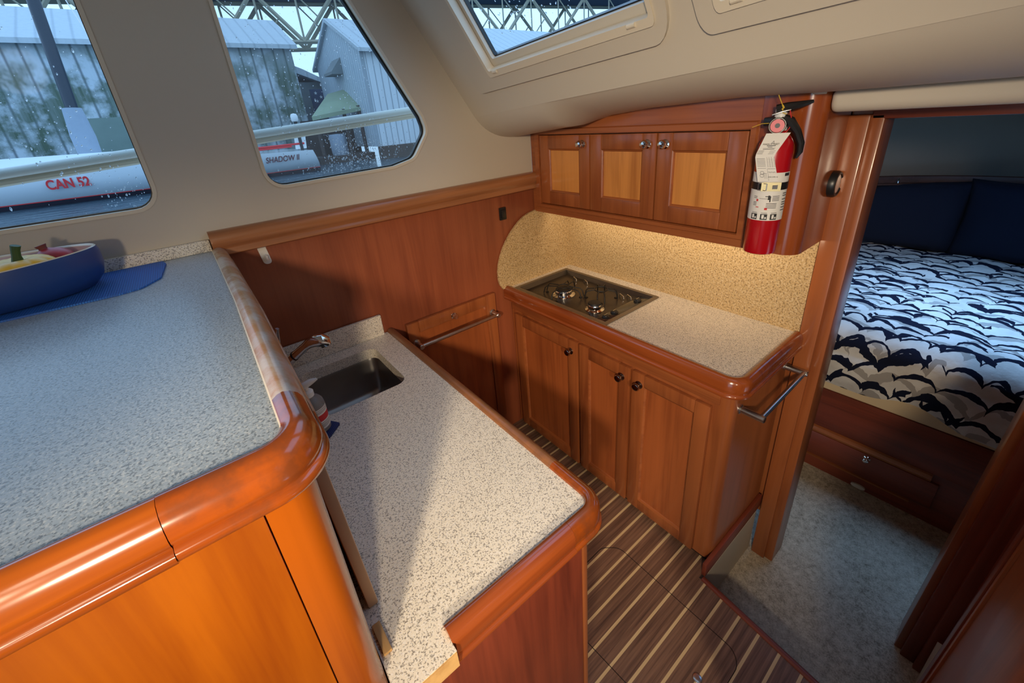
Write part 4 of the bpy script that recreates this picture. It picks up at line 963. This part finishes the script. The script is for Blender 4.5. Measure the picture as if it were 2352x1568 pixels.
sweep('shelf_board', shelfp(0), [(0, .0), (.03, .0), (.03, .018), (-.16, .018), (-.16, .0)], .985, 'shelfwood', sh)
sweep('fiddle', shelfp(0), [(.010, .010), (.030, .010), (.030, .058), (.024, .064), (.016, .064), (.010, .058)], .985, 'shelfwood', sh)
bm = bmesh.new(); bm_tube(bm, [(3.90, .655, 1.040), (3.88, .655, 1.042), (3.868, .655, 1.030), (3.872, .655, 1.018)], .006, 8); emit('hook', bm, 'chrome', sh)

# ================================================================== OUTSIDE
ZWAT = .42
structure(box('water', -80, 160, 2.6, 200, ZWAT - .2, ZWAT, 'water'))
# own boat's side rail
rl = thing('side_rail', (.3, 1.95, 1.6), 'white painted rail running just outside the side windows', 'rail')
def railz(x): return 1.634 + .075 * x
bm = bmesh.new(); bm_tube(bm, [(x, 1.95, railz(x)) for x in (-2.2, -1, 0, .6, 1.0, 1.6, 2.4)], .0165, 14); emit('rail_tube', bm, 'railpaint', rl)
bm = bmesh.new(); bm_tube(bm, [(x, 1.955, railz(x) - .022) for x in (-2.2, -1, 0, .6, 1.0, 1.6, 2.4)], .014, 10); emit('rail_base', bm, 'railwood', rl)
# sailboat alongside
SY = 15.0
boat = thing('sailboat', (-1.5, SY + 1.2, ZWAT), 'white racing sailboat moored outside with a dark mast and red lettering', 'boat')
def hull_sec(x):
    t = (x + 9.0) / 12.9                     # 0 bow .. 1 stern
    hw = 1.75 * (math.sin(min(1, t * 1.25) * PI / 2) ** .8) * (1 - .25 * max(0, t - .7)); hw = max(hw, .02)
    zd = 1.52 - .42 * t ** .8
    return hw, zd
bm = bmesh.new(); xs_ = [-9 + 12.7 * k / 40 for k in range(41)]; rows = []
for x in xs_:
    hw, zd = hull_sec(x); row = []
    for (f, zf) in ((0.80, 0), (.92, .25), (.985, .6), (1.0, 1.0)):
        z = .545 + (zd - .545) * zf; xx = x + (.18 * (1 - zf) if x > 3.5 else 0)
        row.append((xx, hw * f, z))
    rows.append(row)
for sgn in (-1, 1):
    G = [[bm.verts.new((p[0], SY + 1.75 + sgn * p[1], p[2])) for p in r] for r in rows]
    for a, b in zip(G, G[1:]):
        for j in range(3): bm.faces.new((a[j], b[j], b[j + 1], a[j + 1]))
    if sgn == -1: GA = G
    else: GB = G
for a, b in zip(range(40), range(1, 41)): bm.faces.new((GA[a][3], GA[b][3], GB[b][3], GB[a][3]))
bm.faces.new([GA[-1][j] for j in range(4)] + [GB[-1][j] for j in range(3, -1, -1)])
hull = emit('hull', bm, 'gelcoat', boat, 40)
bm = bmesh.new()
for sgn in (-1, 1):
    G = []
    for r in rows: p = r[0]; G.append([bm.verts.new((p[0], SY + 1.75 + sgn * p[1] * k, z)) for k, z in ((1.0, .545), (.97, .46), (.90, ZWAT - .1))])
    for a, b in zip(G, G[1:]):
        for j in range(2): bm.faces.new((a[j], b[j], b[j + 1], a[j + 1]))
emit('bottom', bm, 'antifoul', boat, 40)
bm = bmesh.new()
for sgn in (-1, 1):
    G = []
    for r in rows: p = r[0]; G.append([bm.verts.new((p[0], SY + 1.75 + sgn * (p[1] + .012), z)) for z in (.535, .57)])
    for a, b in zip(G, G[1:]): bm.faces.new((a[0], b[0], b[1], a[1]))
emit('boot_stripe', bm, 'redink', boat, 40)
def hully(x, zf=.6): hw, _ = hull_sec(x); return SY + 1.75 - hw * (.985 if zf < .8 else 1.0)
PH = PI / 2
text('hull_number', 'CAN 52', (-2.16, hully(-2.2) - .03, .83), (PH, 0, math.radians(-3)), .31, 'redink', boat, .004, .76, bold=.009)
text('boat_name', 'SHADOW II', (2.74, hully(2.6) - .035, .86), (PH, 0, math.radians(4)), .235, 'redink2', boat, .004, .80, .3, bold=.002)
bm = bmesh.new(); m0, m1 = aty(16.75, 171, 265), aty(16.75, 76, 0); dm = (m1 - m0) / (m1.z - m0.z)
bm_tube(bm, [m0 + dm * (1.25 - m0.z), m0 + dm * (16 - m0.z)], .13, 14); emit('mast', bm, 'mastblack', boat)
bm = bmesh.new(); bm_tube(bm, [(m0.x - .02, 16.6, 1.35), (m0.x, 16.6, 2.0), (m0.x + .02, 16.62, 2.7)], [.24, .26, .20], 12); emit('sail_cover', bm, 'sailcover', boat)
bm = bmesh.new(); bm_tube(bm, [(m0.x, 16.75, 9.0), (m0.x + 1.6, 15.2, 1.35)], .012, 6); emit('shroud', bm, 'steel', boat)
bm = bmesh.new(); bm_prism(bm, [[(-5, 1.33), (-4.0, 1.62), (-.5, 1.55), (.2, 1.25), (.2, 1.15), (-5, 1.2)]], FXZ, 16.2, 17.3); emit('cabin_top', bm, 'gelcoat', boat)
for d in ((2.1, 1.24), (2.5, 1.30)):
    tube('red_pole', [(d[0] - .5, 15.6, d[1]), (d[0] + 1.1, 15.6, d[1] + .02)], .03, 'redink', boat, 8)
p_ = aty(15.6, 677, 275)
tube('antenna_pole', [(p_.x, 15.6, 1.1), (p_.x, 15.6, p_.z)], .05, 'ink', boat, 8)
lathe('antenna_dome', (p_.x, 15.6, p_.z - .05), (0, 0, 1), [(.09, 0), (.11, .04), (.11, .16), (.08, .22), (0, .24)], 'white', boat, 16)
p_ = aty(15.6, 690, 325); bm = bmesh.new(); bm_prism(bm, [rpoly(rect(-.17, .17, -.22, .22), .03)], lambda u, v, h: Vector((p_.x + u + v * .12, 15.6 + h, p_.z + v)), 0, .03); pb = emit('placard', bm, 'white', boat)
# big corrugated shed
def hipshed(name, x0, x1, Y, ze, yr, zr, zb, mw, mr, label, group='waterfront sheds'):
    t = thing(name, ((x0 + x1) / 2, Y + 4, zb), label, 'shed', group)
    box('front_wall', x0, x1, Y, Y + .2, zb, ze, mw, t)
    bm = bmesh.new(); bm_prism(bm, [[(Y - .35, ze - .12), (yr, zr), (2 * yr - Y + .35, ze - .12), (2 * yr - Y + .35, ze - .28), (yr, zr - .18), (Y - .35, ze - .28)]], lambda u, v, h: Vector((h, u, v)), x0 - .2, x1 + .2); emit('roof', bm, mr, t)
    bm = bmesh.new(); bm_prism(bm, [[(Y + .2, zb), (2 * yr - Y, zb), (2 * yr - Y, ze - .2), (yr, zr - .2), (Y + .2, ze - .2)]], lambda u, v, h: Vector((h, u, v)), x1 - .2, x1); emit('gable_wall', bm, 'corrBy', t)
    return t
YA = 22.0
A_ = hipshed('boat_shed', -14, 5.50, YA, 5.24, 24.6, 6.55, ZWAT - .1, 'corrA', 'corrRoof', 'long weathered corrugated shed across the water behind the sailboat')
p0, p1 = aty(YA - .12, 182, 268), aty(YA - .12, 320, 345); bx = thing('concrete_block', (p0.x + 1, YA - .4, p1.z - .1), 'grey-green concrete block against the long corrugated shed', 'block'); box('block', p0.x - .1, p0.x + 3.6, YA - .7, YA - .02, ZWAT - .1, p0.z - .1, 'concrete', bx)
# shed with a gable end at right
c1 = aty(17, 822, 103); XBd, YBd, ZEb = c1.x, 17.0, c1.z
ap = None
for k in range(400):
    Yt = 17 + k * .02; q = aty(Yt, 750, 46)
    if q.x <= XBd + 0 and False: pass
    if q.x >= XBd - 0.02: ap = q; break
if ap is None: ap = Vector((XBd, 20.2, ZEb + 1.6))
print('gable apex', ap, 'corner', c1)
t = thing('gabled_shed', (XBd + 3, 20, ZWAT), 'pale corrugated shed with a pointed gable at the right of the side window view', 'shed', 'waterfront sheds')
yr = ap.y; hw = yr - YBd
bm = bmesh.new(); bm_prism(bm, [[(YBd, .9), (yr + hw, .9), (yr + hw, ZEb), (yr, ap.z), (YBd, ZEb)]], lambda u, v, h: Vector((XBd + h, u, v)), 0, .15); gw = emit('gable_wall', bm, 'corrBy', t)
box('front_wall', XBd + .15, XBd + 14, YBd, YBd + .15, .9, ZEb, 'corrB', t)
bm = bmesh.new(); bm_prism(bm, [[(YBd - .3, ZEb - .12), (yr, ap.z + .06), (yr + hw + .3, ZEb - .12), (yr + hw + .3, ZEb - .24), (yr, ap.z - .08), (YBd - .3, ZEb - .24)]], lambda u, v, h: Vector((XBd + h, u, v)), -.15, 14); emit('roof', bm, 'corrRoof', t)
bm = bmesh.new(); bm_prism(bm, [[(0, 0), (-.45, -.5), (-.45, -.6), (0, -.6)]], lambda u, v, h: Vector((XBd + u, h, ZEb - .1 + v)), yr - .6, yr + .5); emit('hood', bm, 'shedgrey', t)
box('dark_base', XBd + .05, XBd + 14, YBd - .3, YBd + .1, ZWAT - .1, .9, 'darkwood', t)
# small grey shed and mossy lean-to between them
q0, q1, q2, q3 = aty(24, 690, 160), aty(24, 745, 188), aty(24, 735, 240), aty(24, 738, 160)
t = thing('grey_hut', (q0.x + .5, 24.5, ZWAT), 'small grey hut between the long shed and the gabled shed', 'shed', 'waterfront sheds')
box('hut_wall', q0.x - .45, q1.x + .1, 24, 26.5, ZWAT - .1, q1.z, 'shedgrey', t)
bm = bmesh.new(); bm_prism(bm, [[(q0.x - .5, q0.z + .2), (q0.x, q0.z), (q1.x + .3, q1.z - .1), (q1.x + .3, q1.z - .25), (q0.x - .5, q0.z - .1)]], FXZ, 23.7, 26.7); emit('roof', bm, 'corrRoof', t)
f0, f1, f2, f3 = aty(18.0, 716, 268), aty(18.0, 838, 243), aty(19.6, 822, 196), aty(19.6, 752, 216)
t = thing('lean_to', ((f0.x + f1.x) / 2, 18.8, ZWAT), 'low dark boathouse with a mossy green roof beside the gabled shed', 'shed', 'waterfront sheds')
bm = bmesh.new(); V = [bm.verts.new(p) for p in (f0, f1, f2, f3)] + [bm.verts.new(p - Vector((0, 0, .14))) for p in (f0, f1, f2, f3)]
for f_ in ((0, 1, 2, 3), (4, 5, 6, 7), (0, 1, 5, 4), (1, 2, 6, 5), (2, 3, 7, 6), (3, 0, 4, 7)): bm.faces.new([V[i] for i in f_])
emit('roof', bm, 'moss', t)
box('back_wall', f0.x - .1, f1.x, 19.4, 19.55, ZWAT - .1, f0.z - .1, 'darkwood', t); box('floor_deck', f0.x - .1, f1.x, 17.9, 19.5, ZWAT - .1, ZWAT + .25, 'darkwood', t)
for xx in (f0.x + .15, (f0.x + f1.x) / 2 + .2, f1.x - .25): tube('post', [(xx, 18.1, ZWAT - .1), (xx, 18.1, f0.z + .35 * (xx - f0.x) / (f1.x - f0.x))], .07, 'darkwood', t, 10)
bm = bmesh.new(); bm_lathe(bm, (f0.x + .95, 18.6, ZWAT + .25), (0, 0, 1), [(.30, 0), (.33, .1), (.33, .75), (.30, .8), (0, .82)], 18); props(emit('barrel', bm, 'sailcover'), 'pale grey barrel standing in the dark boathouse', 'barrel')
bm = bmesh.new(); bm_box(bm, f0.x + 1.9, f0.x + 2.0, 18.2, 18.26, ZWAT + .25, ZWAT + 1.7); props(emit('plank', bm, 'bead'), 'pale plank standing upright in the dark boathouse', 'plank')
q = aty(23.5, 733, 228); fl = thing('flag', q, 'dark blue flag with white stars hanging by the grey hut', 'flag'); bm = bmesh.new(); bm_box(bm, q.x - .35, q.x + .35, 23.5, 23.54, q.z - .75, q.z + .45, .01); emit('cloth', bm, 'flagblue', fl)
bm = bmesh.new()
for k in range(6):
    cx_, cz_ = q.x + (.12 if k % 2 else -.10), q.z + .28 - k * .18
    pts_ = [(cx_ + (.085 if j % 2 == 0 else .035) * math.sin(j * PI / 5), cz_ + (.085 if j % 2 == 0 else .035) * math.cos(j * PI / 5)) for j in range(10)]
    bm_prism(bm, [pts_], FXZ, 23.49, 23.50)
emit('stars', bm, 'white', fl)
# bridge truss behind
b0 = CAM + ray(700, 94) * (62 / 1.0); b1 = CAM + ray(1240, 89) * (75 / 1.0)
b1.z = b0.z = (b0.z + b1.z) / 2
dv = (b1 - b0); dv.z = 0; dl = dv.normalized(); nv = Vector((-dl.y, dl.x, 0))
br = thing('truss_bridge', b0, 'tall steel truss bridge passing behind the sheds', 'bridge')
Hb = 6.2
def bpt(s, z, side=0.0): return b0 + dl * s + nv * side + Vector((0, 0, z))
def beam(name, a, b, w, mat='bridge', par=None):
    bm = bmesh.new(); bm_tube(bm, [a, b], w, 4); return emit(name, bm, mat, par or br, 0)
for sd_ in (0, 7):
    for zz, w in ((0, .30), (Hb + .2, .4)):
        beam('chord', bpt(-45, zz, sd_), bpt(75, zz, sd_), w)
    for k in range(-8, 14):
        s = k * 5.4
        beam('post', bpt(s, 0, sd_), bpt(s, Hb, sd_), .15)
        a, b = (0, Hb) if k % 2 == 0 else (Hb, 0)
        beam('diagonal', bpt(s, a, sd_), bpt(s + 5.4, b, sd_), .28)
        beam('diagonal', bpt(s, Hb - a, sd_), bpt(s + 2.7, Hb / 2, sd_), .10)
bm = bmesh.new(); A4 = [bpt(-45, Hb + .3, -1), bpt(75, Hb + .3, -1), bpt(75, Hb + .3, 9), bpt(-45, Hb + .3, 9)]
V = [bm.verts.new(p) for p in A4] + [bm.verts.new(p + Vector((0, 0, 3.2))) for p in A4]
for f_ in ((0, 1, 2, 3), (4, 5, 6, 7), (0, 1, 5, 4), (1, 2, 6, 5), (2, 3, 7, 6), (3, 0, 4, 7)): bm.faces.new([V[i] for i in f_])
emit('deck', bm, 'bridgedeck', br)
# ================================================================== LIGHT
W = bpy.data.worlds.new('overcast sky'); S.world = W; W.use_nodes = True; n = W.node_tree.nodes; bg = n['Background']
tc = n.new('ShaderNodeTexCoord'); sp_ = n.new('ShaderNodeSeparateXYZ'); rp_ = n.new('ShaderNodeValToRGB'); W.node_tree.links.new(tc.outputs['Generated'], sp_.inputs[0]); W.node_tree.links.new(sp_.outputs[2], rp_.inputs[0])
rp_.color_ramp.elements[0].color = (.52, .75, .95, 1); rp_.color_ramp.elements[1].color = (.46, .69, 1.0, 1); W.node_tree.links.new(rp_.outputs[0], bg.inputs[0]); bg.inputs[1].default_value = 1.55
def lamp(name, typ, loc, e, col, size=.1, sy=None, rot=(0, 0, 0), spread=None):
    l = bpy.data.lights.new(name, typ); l.energy = e; l.color = col; o = bpy.data.objects.new(name, l); COL.objects.link(o); o.location = loc; o.rotation_euler = rot
    if typ == 'AREA':
        l.size = size
        if sy: l.shape = 'RECTANGLE'; l.size_y = sy
        if spread: l.spread = spread
    else: l.shadow_soft_size = size
    return o
WARM2 = (1.0, .80, .56)
def spot(loc, aim, e, ang, blend, r):
    l = lamp('salon_light', 'SPOT', loc, e, WARM2, r); l.data.spot_size = math.radians(ang); l.data.spot_blend = blend
    l.rotation_euler = (Vector(aim) - Vector(loc)).to_track_quat('-Z', 'Y').to_euler()
spot((-.81, -1.97, 1.83), (-.12, .5, .45), 190, 52, .7, .10)
spot((-.80, -.55, 1.86), (1.2, .85, .95), 112, 60, .8, .08)
lamp('salon_light', 'POINT', (-.5, -.35, 2.07), 3, WARM2, .12)  # added weak fill, lifts the ambient on carpet and bed front
lamp('hatch_daylight_fill', 'AREA', (2.9, .1, 1.69), 4.6, (.30, .58, 1.0), .8, 1.0, spread=1.3)  # area light added below the hatch to strengthen the daylight on the bed
lamp('counter_lamp', 'AREA', (1.40, .98, 1.196), 1.25, (1, .80, .54), 1.0, .035, rot=Vector((.86, 0, -.5)).to_track_quat('-Z', 'Y').to_euler())
S.view_settings.view_transform = 'Standard'; S.view_settings.look = 'None'; S.view_settings.gamma = 1; S.view_settings.use_curve_mapping = False
S.view_settings.exposure = 0.3
S.cycles.use_denoising = True
S.cycles.max_bounces = 10; S.cycles.transparent_max_bounces = 16; S.cycles.sample_clamp_indirect = 4
S.cycles.caustics_refractive = False; S.cycles.caustics_reflective = False
